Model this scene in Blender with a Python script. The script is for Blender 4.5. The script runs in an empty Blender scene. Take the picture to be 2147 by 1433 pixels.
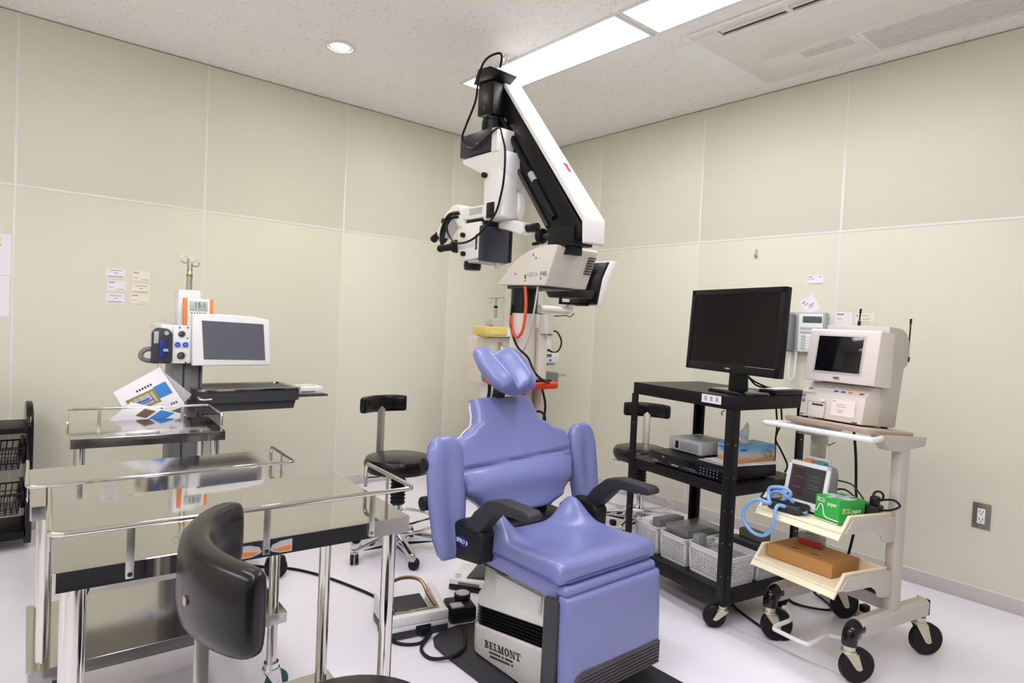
import bpy, bmesh, math, random
from mathutils import Vector, Matrix, Euler
random.seed(7)
SC = bpy.context.scene
COL = SC.collection
PI = math.pi
H = 2.686                                   # ceiling height

# ------------------------------------------------------------------ camera
cam_d = bpy.data.cameras.new('camera')
cam_d.sensor_fit = 'HORIZONTAL'; cam_d.sensor_width = 36.0
cam_d.lens = 1318.81 / 2147 * 36.0
cam_d.clip_start = 0.02
cam = bpy.data.objects.new('camera', cam_d)
COL.objects.link(cam)
yaw, pitch, roll = 0.8684, -0.0290, 0.0467
fw = Vector((math.cos(yaw)*math.cos(pitch), math.sin(yaw)*math.cos(pitch), math.sin(pitch)))
rt = fw.cross(Vector((0, 0, 1))).normalized(); up = rt.cross(fw)
rt, up = math.cos(roll)*rt + math.sin(roll)*up, -math.sin(roll)*rt + math.cos(roll)*up
cm = Matrix((rt, up, -fw)).transposed().to_4x4()
cm.translation = Vector((-3.6240, -4.1465, 1.2167))
cam.matrix_world = cm
SC.camera = cam

# ------------------------------------------------------------------ world, exposure
wd = bpy.data.worlds.new('world'); SC.world = wd; wd.use_nodes = True
wd.node_tree.nodes['Background'].inputs[0].default_value = (0.8, 0.85, 1.0, 1)
wd.node_tree.nodes['Background'].inputs[1].default_value = 0.0
SC.view_settings.view_transform = 'Standard'
SC.view_settings.look = 'None'
SC.view_settings.gamma = 1.0
SC.view_settings.use_curve_mapping = False
SC.view_settings.exposure = 0.80
PANEL_LIGHT = 9.0                            # emission of the ceiling light diffusers
DOWN_LIGHT = 40.0

# ------------------------------------------------------------------ materials
MATS = {}
def srgb(c):
    return tuple(((v/255)/12.92 if v/255 <= .04045 else ((v/255+.055)/1.055)**2.4) for v in c)
def mat(name, col, rough=.5, metal=0.0, spec=.5, bump=0.0, bscale=60.0, var=0.03, vscale=6.0, coat=0.0,
        emit=None, estr=0.0, alpha=1.0, trans=0.0, stretch=None):
    """procedural principled material: base colour with slight noise variation, optional noise relief"""
    m = bpy.data.materials.new(name); m.use_nodes = True
    nt = m.node_tree; N = nt.nodes; L = nt.links
    b = N['Principled BSDF']
    c = srgb(col)
    tc = N.new('ShaderNodeTexCoord'); mp = N.new('ShaderNodeMapping')
    L.new(tc.outputs['Object'], mp.inputs[0])
    if stretch: mp.inputs['Scale'].default_value = stretch
    nz = N.new('ShaderNodeTexNoise'); nz.inputs['Scale'].default_value = vscale; nz.inputs['Detail'].default_value = 3
    L.new(mp.outputs[0], nz.inputs[0])
    mx = N.new('ShaderNodeMix'); mx.data_type = 'RGBA'
    mx.inputs[6].default_value = (*[max(0, v*(1-var)) for v in c], 1)
    mx.inputs[7].default_value = (*[min(1, v*(1+var)) for v in c], 1)
    L.new(nz.outputs[0], mx.inputs[0]); L.new(mx.outputs[2], b.inputs['Base Color'])
    b.inputs['Roughness'].default_value = rough
    b.inputs['Metallic'].default_value = metal
    b.inputs['Specular IOR Level'].default_value = spec
    b.inputs['Coat Weight'].default_value = coat
    b.inputs['Coat Roughness'].default_value = .08
    if trans: b.inputs['Transmission Weight'].default_value = trans
    if alpha < 1: b.inputs['Alpha'].default_value = alpha
    if emit:
        b.inputs['Emission Color'].default_value = (*srgb(emit), 1); b.inputs['Emission Strength'].default_value = estr
    if bump:
        n2 = N.new('ShaderNodeTexNoise'); n2.inputs['Scale'].default_value = bscale; n2.inputs['Detail'].default_value = 4
        L.new(mp.outputs[0], n2.inputs[0])
        bp = N.new('ShaderNodeBump'); bp.inputs['Strength'].default_value = bump; bp.inputs['Distance'].default_value = .002
        L.new(n2.outputs[0], bp.inputs['Height']); L.new(bp.outputs[0], b.inputs['Normal'])
    MATS[name] = m
    return m
mat('wall', (227, 224, 206), .42, spec=.35, var=.02, vscale=1.2)
mat('wall_core', (170, 165, 150), .8)
mat('strip', (236, 234, 230), .3, spec=.5)
mat('joint_dark', (120, 116, 104), .7)
mat('baseboard', (203, 196, 194), .45)
mat('floor', (244, 241, 250), .22, spec=.45, bump=.05, bscale=25, var=.015, vscale=1.5)
mat('seam', (196, 194, 196), .4)
mat('white_metal', (232, 230, 226), .4)
mat('patch_white', (253, 252, 253), .6)
mat('ac_white', (240, 235, 230), .45)
mat('ac_shade', (228, 222, 216), .5)
mat('black_gap', (22, 21, 20), .8)
mat('steel', (190, 188, 185), .09, metal=1.0, var=.02, bump=.012, bscale=14, stretch=(1, 30, 1))
mat('steel_mirror', (186, 185, 183), .035, metal=1.0, var=.01)
mat('block_dark', (44, 44, 48), .5)
mat('steel_tube', (205, 202, 196), .08, metal=1.0, var=.02)
mat('steel_dull', (190, 187, 182), .32, metal=1.0, bump=.1, bscale=200)
mat('chrome', (225, 225, 228), .06, metal=1.0)
mat('zinc', (206, 201, 180), .28, metal=1.0)
mat('bronze', (176, 150, 120), .22, metal=1.0)
mat('blue_vinyl', (125, 131, 185), .25, spec=.55, bump=.10, bscale=350, var=.025, vscale=4)
mat('blue_piping', (84, 90, 160), .35)
mat('white_piping', (214, 216, 232), .4)
mat('chair_white', (212, 210, 204), .38, bump=.05, bscale=500)
mat('chair_recess', (224, 222, 217), .45)
mat('bellows', (30, 29, 31), .3)
mat('rib_grey', (82, 76, 82), .6, bump=.15, bscale=400)
mat('black_plastic', (26, 25, 29), .42, spec=.3, bump=.06, bscale=400)
mat('black_soft', (44, 43, 50), .55, bump=.25, bscale=500)
mat('black_vinyl', (20, 19, 21), .24, spec=.32, bump=.06, bscale=250)
mat('black_metal', (22, 21, 23), .42, spec=.25, bump=.05, bscale=300)
mat('black_gloss', (14, 14, 17), .10, spec=.5)
mat('screen_black', (17, 15, 15), .28, spec=.2)
mat('screen_grey', (98, 98, 110), .22, spec=.5)
mat('dark_grey', (58, 58, 62), .45)
mat('mid_grey', (128, 128, 130), .45)
mat('light_grey', (188, 188, 190), .42)
mat('scope_white', (240, 238, 236), .32, spec=.45)
mat('scope_cream', (226, 218, 208), .38, bump=.05, bscale=500)
mat('scope_navy', (42, 42, 56), .35)
mat('scope_black', (18, 18, 20), .34, spec=.3)
mat('rubber', (18, 17, 20), .5, spec=.3)
mat('beige', (200, 191, 184), .42, bump=.04, bscale=400)
mat('beige_light', (228, 218, 212), .4, bump=.04, bscale=400)
mat('tan_top', (186, 164, 146), .45)
mat('cream', (250, 238, 208), .42)
mat('white_plastic', (240, 240, 240), .35)
mat('paper', (244, 240, 246), .75)
mat('paper_grey', (198, 194, 200), .75)
mat('paper_cream', (245, 238, 218), .75)
mat('card_pink', (250, 236, 234), .7)
mat('ink', (60, 58, 62), .8)
mat('ink_soft', (170, 166, 172), .8)
mat('ink_red', (200, 60, 60), .7)
mat('ink_blue', (60, 90, 190), .7)
mat('print_blue', (58, 134, 206), .6)
mat('print_olive', (150, 138, 70), .6)
mat('print_photo', (186, 186, 190), .6)
mat('print_brown', (112, 92, 70), .6)
mat('green_box', (52, 178, 74), .5)
mat('green_dark', (30, 150, 58), .5)
mat('green_led', (24, 120, 60), .4)
mat('tape_yellow', (222, 226, 110), .6)
mat('cardboard', (190, 138, 80), .75, bump=.1, bscale=120)
mat('cardboard_light', (204, 172, 120), .75)
mat('cardboard_grey', (120, 112, 98), .75)
mat('orange', (240, 138, 66), .45)
mat('orange_red', (232, 70, 40), .4)
mat('red_tube', (236, 88, 52), .35)
mat('yellow', (232, 208, 120), .45)
mat('hose_blue', (128, 176, 232), .3)
mat('lcd', (186, 196, 188), .3)
mat('lcd_dark', (84, 98, 96), .25)
mat('teal', (40, 160, 178), .4)
mat('blue_clip', (28, 56, 130), .3)
mat('led_maroon', (74, 40, 40), .35)
mat('device_grey', (150, 152, 154), .4)
mat('clear', (216, 222, 226), .12, trans=.75, alpha=.55)
mat('clear_grey', (150, 150, 152), .15, alpha=.6)
mat('green_wheel', (22, 88, 84), .45)
mat('gold', (190, 150, 70), .3, metal=1.0)
mat('tissue', (236, 236, 238), .85)
mat('outlet_plate', (136, 130, 124), .32, metal=.6)
mat('downlight_cone', (250, 246, 238), .35)
mat('diffuser', (255, 255, 255), .6, emit=(249, 249, 255), estr=PANEL_LIGHT)
mat('lamp_glow', (255, 246, 230), .6, emit=(255, 240, 214), estr=DOWN_LIGHT)
mat('pink_pack', (224, 150, 140), .3, alpha=.85)

def ceiling_material():
    m = bpy.data.materials.new('ceiling'); m.use_nodes = True
    nt = m.node_tree; N = nt.nodes; L = nt.links; b = N['Principled BSDF']
    tc = N.new('ShaderNodeTexCoord')
    nw = N.new('ShaderNodeTexNoise'); nw.inputs['Scale'].default_value = 9; nw.inputs['Detail'].default_value = 5
    L.new(tc.outputs['Object'], nw.inputs[0])
    vo = N.new('ShaderNodeTexVoronoi'); vo.inputs['Scale'].default_value = 30; vo.inputs['Randomness'].default_value = 1
    mp = N.new('ShaderNodeMapping'); mp.inputs['Scale'].default_value = (1.0, 2.2, 1); mp.inputs['Rotation'].default_value = (0, 0, .4)
    L.new(tc.outputs['Object'], mp.inputs[0]); L.new(mp.outputs[0], vo.inputs[0])
    r1 = N.new('ShaderNodeValToRGB'); r1.color_ramp.elements[0].position = .15; r1.color_ramp.elements[1].position = .24
    L.new(vo.outputs['Distance'], r1.inputs[0])
    r2 = N.new('ShaderNodeValToRGB'); r2.color_ramp.elements[0].position = .46; r2.color_ramp.elements[1].position = .54
    r2.color_ramp.elements[0].color = (1, 1, 1, 1); r2.color_ramp.elements[1].color = (0, 0, 0, 1)
    L.new(nw.outputs[0], r2.inputs[0])
    mxv = N.new('ShaderNodeMath'); mxv.operation = 'MAXIMUM'
    L.new(r1.outputs[0], mxv.inputs[0]); L.new(r2.outputs[0], mxv.inputs[1])
    mx = N.new('ShaderNodeMix'); mx.data_type = 'RGBA'
    mx.inputs[6].default_value = (*srgb((214, 205, 196)), 1); mx.inputs[7].default_value = (*srgb((251, 248, 244)), 1)
    L.new(mxv.outputs[0], mx.inputs[0]); L.new(mx.outputs[2], b.inputs['Base Color'])
    bp = N.new('ShaderNodeBump'); bp.inputs['Strength'].default_value = .5; bp.inputs['Distance'].default_value = .003
    L.new(mxv.outputs[0], bp.inputs['Height']); L.new(bp.outputs[0], b.inputs['Normal'])
    b.inputs['Roughness'].default_value = .85
    MATS['ceiling'] = m
ceiling_material()
def tissue_print():
    """printed carton: blue sky above a sand coloured band"""
    m = bpy.data.materials.new('tissue_print'); m.use_nodes = True
    nt = m.node_tree; N = nt.nodes; L = nt.links; b = N['Principled BSDF']
    tc = N.new('ShaderNodeTexCoord'); sp = N.new('ShaderNodeSeparateXYZ'); L.new(tc.outputs['Object'], sp.inputs[0])
    nz = N.new('ShaderNodeTexNoise'); nz.inputs['Scale'].default_value = 18; L.new(tc.outputs['Object'], nz.inputs[0])
    ma = N.new('ShaderNodeMath'); ma.operation = 'MULTIPLY_ADD'; ma.inputs[1].default_value = .02; L.new(nz.outputs[0], ma.inputs[0]); L.new(sp.outputs[2], ma.inputs[2])
    mr = N.new('ShaderNodeMapRange'); mr.inputs[1].default_value = .01; mr.inputs[2].default_value = .075; L.new(ma.outputs[0], mr.inputs[0])
    r = N.new('ShaderNodeValToRGB'); e = r.color_ramp.elements
    e[0].color = (*srgb((214, 158, 96)), 1); e[0].position = .18; e[1].color = (*srgb((120, 178, 226)), 1); e[1].position = .95
    k = e.new(.42); k.color = (*srgb((222, 200, 178)), 1)
    k = e.new(.55); k.color = (*srgb((190, 206, 222)), 1)
    L.new(mr.outputs[0], r.inputs[0]); L.new(r.outputs[0], b.inputs['Base Color']); b.inputs['Roughness'].default_value = .5
    MATS['tissue_print'] = m
tissue_print()

# ------------------------------------------------------------------ mesh helpers
class B:
    """collects shapes; obj() links them as ONE mesh object"""
    def __init__(s): s.bm = bmesh.new()
    def _merge(s, t):
        me = bpy.data.meshes.new('tmp'); t.to_mesh(me); t.free(); s.bm.from_mesh(me); bpy.data.meshes.remove(me)
    def _bevel(s, t, bev, seg, ang=.6):
        bmesh.ops.remove_doubles(t, verts=t.verts, dist=1e-6)
        bmesh.ops.recalc_face_normals(t, faces=t.faces)
        if bev > 0:
            es = [e for e in t.edges if len(e.link_faces) == 2 and e.calc_face_angle(0) > ang]
            bmesh.ops.bevel(t, geom=es, offset=bev, segments=seg, profile=.5, affect='EDGES', clamp_overlap=True)
    def box(s, c, d, rot=None, bev=0.0, seg=2, taper=None):
        """c centre, d full size; taper=(kx,ky) scales the top face"""
        t = bmesh.new()
        kx, ky = taper or (1, 1)
        vs = []
        for z in (-.5, .5):
            for x, y in ((-.5, -.5), (.5, -.5), (.5, .5), (-.5, .5)):
                a, b_ = (kx, ky) if z > 0 else (1, 1)
                vs.append(t.verts.new((x*d[0]*a, y*d[1]*b_, z*d[2])))
        for f in ((3, 2, 1, 0), (4, 5, 6, 7), (0, 1, 5, 4), (1, 2, 6, 5), (2, 3, 7, 6), (3, 0, 4, 7)):
            t.faces.new([vs[i] for i in f])
        s._bevel(t, bev, seg)
        m = Matrix.Translation(c)
        if rot is not None: m = m @ (rot if isinstance(rot, Matrix) else Euler(rot).to_matrix().to_4x4())
        bmesh.ops.transform(t, matrix=m, verts=t.verts)
        s._merge(t); return s
    def bx(s, x0, x1, y0, y1, z0, z1, bev=0.0, seg=2):
        return s.box(((x0+x1)/2, (y0+y1)/2, (z0+z1)/2), (abs(x1-x0), abs(y1-y0), abs(z1-z0)), bev=bev, seg=seg)
    def prism(s, poly, axis, a, b, bev=0.0, seg=2, ang=.6):
        """poly in the two other axes (in order x,y,z without axis), extruded from a to b"""
        t = bmesh.new()
        def P(q, w):
            return {0: (w, q[0], q[1]), 1: (q[0], w, q[1]), 2: (q[0], q[1], w)}[axis]
        v0 = [t.verts.new(P(q, a)) for q in poly]; v1 = [t.verts.new(P(q, b)) for q in poly]
        n = len(poly)
        t.faces.new(v0[::-1]); t.faces.new(v1)
        for i in range(n): t.faces.new((v0[i], v0[(i+1) % n], v1[(i+1) % n], v1[i]))
        s._bevel(t, bev, seg, ang); s._merge(t); return s
    def loft(s, rings, caps=True, closed=True):
        t = s.bm; R = [[t.verts.new(p) for p in r] for r in rings]
        n = len(R[0])
        for i in range(len(R)-1):
            for j in range(n if closed else n-1):
                k = (j+1) % n
                try: t.faces.new((R[i][j], R[i][k], R[i+1][k], R[i+1][j]))
                except ValueError: pass
        if caps:
            t.faces.new(R[0][::-1]); t.faces.new(R[-1])
        return s
    def cyl(s, p0, p1, r, r2=None, n=18, bev=0.0):
        p0 = Vector(p0); p1 = Vector(p1); d = (p1-p0); l = d.length
        r2 = r if r2 is None else r2
        t = bmesh.new()
        a = [t.verts.new((r*math.cos(2*PI*i/n), r*math.sin(2*PI*i/n), 0)) for i in range(n)]
        b = [t.verts.new((r2*math.cos(2*PI*i/n), r2*math.sin(2*PI*i/n), l)) for i in range(n)]
        t.faces.new(a[::-1]); t.faces.new(b)
        for i in range(n): t.faces.new((a[i], a[(i+1) % n], b[(i+1) % n], b[i]))
        s._bevel(t, bev, 2, 1.0)
        bmesh.ops.transform(t, matrix=Matrix.Translation(p0) @ d.to_track_quat('Z', 'Y').to_matrix().to_4x4(), verts=t.verts)
        s._merge(t); return s
    def lathe(s, prof, c=(0, 0, 0), n=28, axis=(0, 0, 1)):
        q = Vector(axis).to_track_quat('Z', 'Y').to_matrix(); c = Vector(c)
        rings = []
        for r, z in prof:
            rings.append([c + q @ Vector((max(r, 1e-5)*math.cos(2*PI*i/n), max(r, 1e-5)*math.sin(2*PI*i/n), z)) for i in range(n)])
        return s.loft(rings)
    def tube(s, pts, r, n=8, closed=False, smooth=0):
        pts = [Vector(p) for p in pts]
        if smooth: pts = spline(pts, smooth, closed)
        m = len(pts); rings = []; prev = None
        for i, p in enumerate(pts):
            if closed: d = pts[(i+1) % m] - pts[i-1]
            else: d = pts[min(i+1, m-1)] - pts[max(i-1, 0)]
            d = d.normalized() if d.length > 1e-9 else Vector((0, 0, 1))
            if prev is None:
                a = d.orthogonal().normalized()
            else:
                a = prev - d*prev.dot(d)
                a = a.normalized() if a.length > 1e-6 else d.orthogonal().normalized()
            prev = a; b = d.cross(a)
            rr = r(i/(m-1)) if callable(r) else r
            rings.append([p + rr*(math.cos(2*PI*k/n)*a + math.sin(2*PI*k/n)*b) for k in range(n)])
        if closed:
            # close the ring by matching the frame at the seam
            off = min(range(n), key=lambda o: sum((rings[0][(k+o) % n]-rings[-1][k]).length for k in range(n)))
            rings.append([rings[0][(k+off) % n] for k in range(n)])
            return s.loft(rings, caps=False)
        return s.loft(rings)
    def torus(s, c, R, r, axis=(0, 0, 1), n=32, k=8, a0=0, a1=2*PI):
        q = Vector(axis).to_track_quat('Z', 'Y').to_matrix(); c = Vector(c)
        full = abs(a1-a0-2*PI) < 1e-6
        m = n if full else n+1
        pts = [c + q @ Vector((R*math.cos(a0+(a1-a0)*i/n), R*math.sin(a0+(a1-a0)*i/n), 0)) for i in range(m)]
        return s.tube(pts, r, k, closed=full)
    def ball(s, c, r, sc=(1, 1, 1), n=14):
        t = bmesh.new(); bmesh.ops.create_uvsphere(t, u_segments=n, v_segments=n//2+2, radius=r)
        bmesh.ops.transform(t, matrix=Matrix.Translation(c) @ Matrix.Diagonal((*sc, 1)), verts=t.verts)
        s._merge(t); return s
    def quad(s, *pts):
        s.bm.faces.new([s.bm.verts.new(p) for p in pts]); return s
    def grid(s, f, nu, nv):
        V = [[s.bm.verts.new(f(i/nu, j/nv)) for j in range(nv+1)] for i in range(nu+1)]
        for i in range(nu):
            for j in range(nv): s.bm.faces.new((V[i][j], V[i+1][j], V[i+1][j+1], V[i][j+1]))
        return s
    def xf(s, m):
        bmesh.ops.transform(s.bm, matrix=m, verts=s.bm.verts); return s
    def obj(s, name, material, parent=None, ang=40, smooth=True, label=None, fix=True):
        bmesh.ops.remove_doubles(s.bm, verts=s.bm.verts, dist=2e-5)
        if fix: bmesh.ops.recalc_face_normals(s.bm, faces=s.bm.faces)
        me = bpy.data.meshes.new(name); s.bm.to_mesh(me); s.bm.free()
        me.materials.append(MATS[material])
        if smooth:
            me.polygons.foreach_set('use_smooth', [True]*len(me.polygons))
            me.set_sharp_from_angle(angle=math.radians(ang))
        o = bpy.data.objects.new(name, me); COL.objects.link(o)
        if parent is not None: o.parent = parent
        if label: o['label'] = label
        return o

def spline(pts, k, closed=False):
    pts = [Vector(p) for p in pts]; n = len(pts); out = []
    rng = n if closed else n-1
    for i in range(rng):
        if closed: p0, p1, p2, p3 = pts[i-1], pts[i], pts[(i+1) % n], pts[(i+2) % n]
        else: p0, p1, p2, p3 = pts[max(i-1, 0)], pts[i], pts[i+1], pts[min(i+2, n-1)]
        for j in range(k):
            t = j/k
            out.append(.5*((2*p1) + (-p0+p2)*t + (2*p0-5*p1+4*p2-p3)*t*t + (-p0+3*p1-3*p2+p3)*t**3))
    if not closed: out.append(pts[-1])
    return out
def thing(name, label, cat, loc=(0, 0, 0), rz=0.0, group=None, rot=None):
    o = bpy.data.objects.new(name, None); COL.objects.link(o); o.empty_display_size = .1
    o.location = loc; o.rotation_euler = rot if rot else (0, 0, rz)
    return tag(o, label, cat, group)
def tag(o, label, cat, group=None, kind=None):
    o['label'] = label; o['category'] = cat
    if group: o['group'] = group
    if kind: o['kind'] = kind
    return o
def struct(o, label=None, cat=None):
    o['kind'] = 'structure'
    if label: o['label'] = label
    if cat: o['category'] = cat
    return o
def text(name, body, size, loc, rot, material, parent, ext=.0004, align='CENTER', sx=1.0, shear=0.0, bold=0.0):
    cu = bpy.data.curves.new('txt', 'FONT'); cu.body = body; cu.size = size; cu.extrude = ext
    cu.align_x = align; cu.align_y = 'CENTER'; cu.shear = shear; cu.offset = bold; cu.resolution_u = 3
    t = bpy.data.objects.new('txt', cu); COL.objects.link(t)
    bpy.context.view_layer.update()
    me = bpy.data.meshes.new_from_object(t.evaluated_get(bpy.context.evaluated_depsgraph_get()))
    bpy.data.objects.remove(t); bpy.data.curves.remove(cu)
    me.materials.clear(); me.materials.append(MATS[material])
    o = bpy.data.objects.new(name, me); COL.objects.link(o); o.location = loc
    o.rotation_euler = rot; o.scale = (sx, 1, 1)
    o.parent = parent
    return o
FACE_NEG_Y = (PI/2, 0, 0)                    # lettering on a face looking to -y
FACE_NEG_X = (PI/2, 0, -PI/2)                # lettering on a face looking to -x
def pad(b, spine, hw, front, back, ns=20, nu=20, q=3.0, qs=6.0, xc=None, bulge=None):
    """upholstered pad: spine(s)->(point, normal) in thing coords, hw(s) half width along x, front/back thickness.
       rounded rim all round"""
    def P(i, j, side):
        s_ = .5-.5*math.cos(PI*i/ns); u = -math.cos(PI*j/nu)
        p, n = spine(s_); p = Vector(p); n = Vector(n).normalized()
        e = (max(0, 1-abs(u)**q))**(1/q) * (max(0, 1-abs(2*s_-1)**qs))**(1/qs)
        th = front(u, s_) if side > 0 else -back
        x0 = xc(s_) if xc else 0.0
        return p + Vector((x0 + hw(s_)*u, 0, 0)) + n*(th*e + (bulge(u, s_) if bulge else 0))
    for side in (1, -1):
        V = [[b.bm.verts.new(P(i, j, side)) for j in range(nu+1)] for i in range(ns+1)]
        for i in range(ns):
            for j in range(nu):
                q4 = (V[i][j], V[i+1][j], V[i+1][j+1], V[i][j+1])
                b.bm.faces.new(q4 if side > 0 else q4[::-1])
    return b
def lerp_tab(tab):
    def f(s):
        if s <= tab[0][0]: return tab[0][1]
        for (a, x), (c, y) in zip(tab, tab[1:]):
            if s <= c:
                t = (s-a)/(c-a); t = t*t*(3-2*t); return x+(y-x)*t
        return tab[-1][1]
    return f
def caster(parent, loc, r, w, ang, fork='zinc', wheel='rubber', h=None, off=.03, hubm='zinc', stem=.014):
    """swivel castor: plate, stem and fork as the castor, the wheel under it"""
    h = h or 2*r+.035
    ca, sa = math.cos(ang), math.sin(ang)
    T = Matrix.Translation(loc) @ Matrix.Rotation(ang, 4, 'Z')
    b = B()
    b.cyl((0, 0, h-.018), (0, 0, h), stem*1.6, n=16).cyl((0, 0, h-.026), (0, 0, h-.018), stem*1.9, n=16)
    for s_ in (-1, 1):
        y = s_*(w/2+.004)
        b.prism([(-.022, h-.028), (.024, h-.028), (off+.012, r-.008), (off, r-.014), (off-.012, r-.008)], 1, y-.0015, y+.0015)
    b.bx(-.022, .024, -w/2-.0055, w/2+.0055, h-.03, h-.026)
    b.cyl((off, -w/2-.008, r), (off, w/2+.008, r), .006, n=10)
    c = b.xf(T).obj('caster', fork, parent)
    b2 = B()
    b2.lathe([(r*.3, -w/2), (r*.55, -w*.42), (r*.9, -w/2), (r, -w*.3), (r, w*.3), (r*.9, w/2), (r*.55, w*.42), (r*.3, w/2)], (off, 0, r), 28, (0, 1, 0))
    b2.xf(T).obj('wheel', wheel, c)
    return c
def twin_caster(parent, loc, r, ang, cover='light_grey', wheel='rubber'):
    T = Matrix.Translation(loc) @ Matrix.Rotation(ang, 4, 'Z')
    b = B(); b.cyl((0, 0, r*1.2), (0, 0, 2*r+.012), .009, n=12).box((.006, 0, r*1.75), (.03, .04, .018), bev=.006)
    c = b.xf(T).obj('caster', cover, parent)
    for s_ in (-1, 1):
        b2 = B(); b2.lathe([(r*.5, -.008), (r*.95, -.007), (r, -.003), (r, .003), (r*.95, .007), (r*.5, .008)], (.012, s_*.0115, r), 22, (0, 1, 0))
        b2.xf(T).obj('wheel', wheel, c)
    return c
# ================================================================== the room
XW, YW = -5.40, -6.00                        # far ends of the two walls seen
RAIL = 1.808
struct(B().bx(XW-.1, .1, YW-.1, .1, -.1, 0).obj('floor', 'floor'))
struct(B().bx(XW-.1, .1, YW-.1, .1, H, H+.1).obj('ceiling', 'ceiling'))
def wall(name, along, fixed, a0, a1, seams, sign):
    """backing slab with wall panels and light joint strips as its pieces. along: 'x' or 'y'"""
    b = B()
    def BX(b, a, c, d0, d1, z0, z1, bev=0):
        lo, hi = sorted((fixed + sign*d0, fixed + sign*d1))
        if along == 'x': b.bx(a, c, lo, hi, z0, z1, bev)
        else: b.bx(lo, hi, a, c, z0, z1, bev)
        return b
    w = struct(BX(b, a0, a1, .009, .12, 0, H).obj(name, 'wall_core'))
    ed = sorted([a0] + [s_ for s_ in seams] + [a1])
    for i in range(len(ed)-1):
        for z0, z1 in ((.0, RAIL), (RAIL, H)):
            g = .0022
            BX(B(), ed[i]+g, ed[i+1]-g, 0, .0095, z0+g, z1-(g if z1 < H else .006), .001).obj('panel', 'wall', w)
    for s_ in seams:
        BX(B(), s_-.0065, s_+.0065, -.0015, .008, .0715, H-.006, .0008).obj('joint_strip', 'strip', w)
    BX(B(), a0, a1, -.002, .008, RAIL-.0065, RAIL+.0065, .0008).obj('rail_strip', 'strip', w)
    bb = BX(B(), a0, a1, -.006, .004, 0, .0695, .002).obj('baseboard_'+name.split('_')[1], 'baseboard')
    struct(bb)
    BX(B(), a0, a1, -.0068, .002, .0695, .0735, .0008).obj('top_bead', 'strip', bb)
    return w
wall('wall_left', 'x', 0.0, XW, 0.0, [-.202, -.80, -1.70, -2.60, -3.50, -4.40, -5.30], 1)
wall('wall_right', 'y', 0.0, YW, 0.0, [-.236, -.832, -1.732, -2.632, -3.532, -4.432, -5.332], 1)
wall('wall_back', 'x', YW, XW, 0.0, [-.9, -1.8, -2.7, -3.6, -4.5], -1)
wall('wall_side', 'y', XW, YW, 0.0, [-.9, -1.8, -2.7, -3.6, -4.5, -5.4], -1)
struct(B().bx(-.004, -.0005, -.004, -.0005, .07, H-.004).obj('trim_1', 'strip'))
fl = bpy.data.objects['floor']
B().box((-1.225, -3.2, .0003), (.004, 1.1, .0006)).obj('floor_joint', 'seam', fl)

# ------------------------------------------------------------------ ceiling lights
def troffer(x0, x1, y0, y1, label):
    t = thing('ceiling_light', label, 'ceiling light', ((x0+x1)/2, (y0+y1)/2, H), 0, 'long ceiling light panels')
    w, l = (x1-x0)/2, (y1-y0)/2
    b = B(); f = .018
    b.bx(-w-f, -w, -l-f, l+f, -.006, -.0005, .001).bx(w, w+f, -l-f, l+f, -.006, -.0005, .001)
    b.bx(-w, w, -l-f, -l, -.006, -.0005, .001).bx(-w, w, l, l+f, -.006, -.0005, .001)
    b.obj('frame', 'white_metal', t)
    B().bx(-w+.001, w-.001, -l+.001, l-.001, -.004, -.001).obj('diffuser', 'diffuser', t)
troffer(-1.372, -1.098, -2.118, -.905, 'bright light panel behind the top of the microscope arm')
troffer(-1.372, -1.098, -3.385, -2.172, 'bright light panel beside the air conditioner at the top edge')
for k, lab in enumerate(('farthest light panel of the second row', 'middle light panel of the second row', 'nearest light panel of the second row')):
    troffer(-3.20, -2.926, -3.02-1.267*k, -1.807-1.267*k, lab)
for k, lab in enumerate(('farthest light panel of the third row', 'middle light panel of the third row', 'nearest light panel of the third row')):
    troffer(-4.90, -4.626, -2.72-1.08*k, -1.60-1.08*k, lab)
t = thing('downlight', 'round warm recessed downlight over the left side of the room', 'downlight', (-2.144, -.829, H))
B().lathe([(.066, -.001), (.068, -.007), (.078, -.008), (.084, -.004), (.085, -.0005)], n=36).obj('trim_ring', 'white_metal', t)
B().lathe([(.0655, -.002), (.062, -.0035), (.050, -.0025)], n=36).obj('reflector', 'downlight_cone', t)
B().lathe([(.001, -.0042), (.048, -.0042), (.05, -.002)], n=32).obj('lamp', 'lamp_glow', t)
ld = bpy.data.lights.new('downlight_beam', 'SPOT'); ld.energy = 14; ld.color = (1, .86, .68); ld.spot_size = 2.2; ld.spot_blend = .8; ld.shadow_soft_size = .05
lo = bpy.data.objects.new('beam', ld); COL.objects.link(lo); lo.location = (0, 0, -.012); lo.parent = t

# ------------------------------------------------------------------ ceiling cassette air conditioner
t = thing('air_conditioner', 'flush ceiling air conditioner with long black outlet slot', 'air conditioner', (0, 0, H))
ax0, ax1, ay0, ay1 = -.975, -.172, -3.68, -2.245
sx0, sx1, sy0, sy1 = -.925, -.862, -3.52, -2.385
b = B(); z0, z1 = -.014, -.0005
b.bx(ax0, sx0, ay0, ay1, z0, z1, .002).bx(sx1, ax1, ay0, ay1, z0, z1, .002)
b.bx(sx0, sx1, sy1, ay1, z0, z1).bx(sx0, sx1, ay0, sy0, z0, z1)
b.obj('panel', 'ac_white', t)
B().bx(sx0, sx1, sy0, sy1, -.003, -.0005).obj('outlet', 'black_gap', t)
B().box(((sx0+sx1)/2-.008, (sy0+sy1)/2, -.008), (.024, sy1-sy0-.01, .003), rot=(0, .16, 0)).obj('vane', 'ac_shade', t)
for yy in (-2.72, -3.05):
    B().bx(sx0, sx1, yy-.012, yy+.012, -.012, -.003).obj('bracket', 'ac_white', t)
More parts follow.
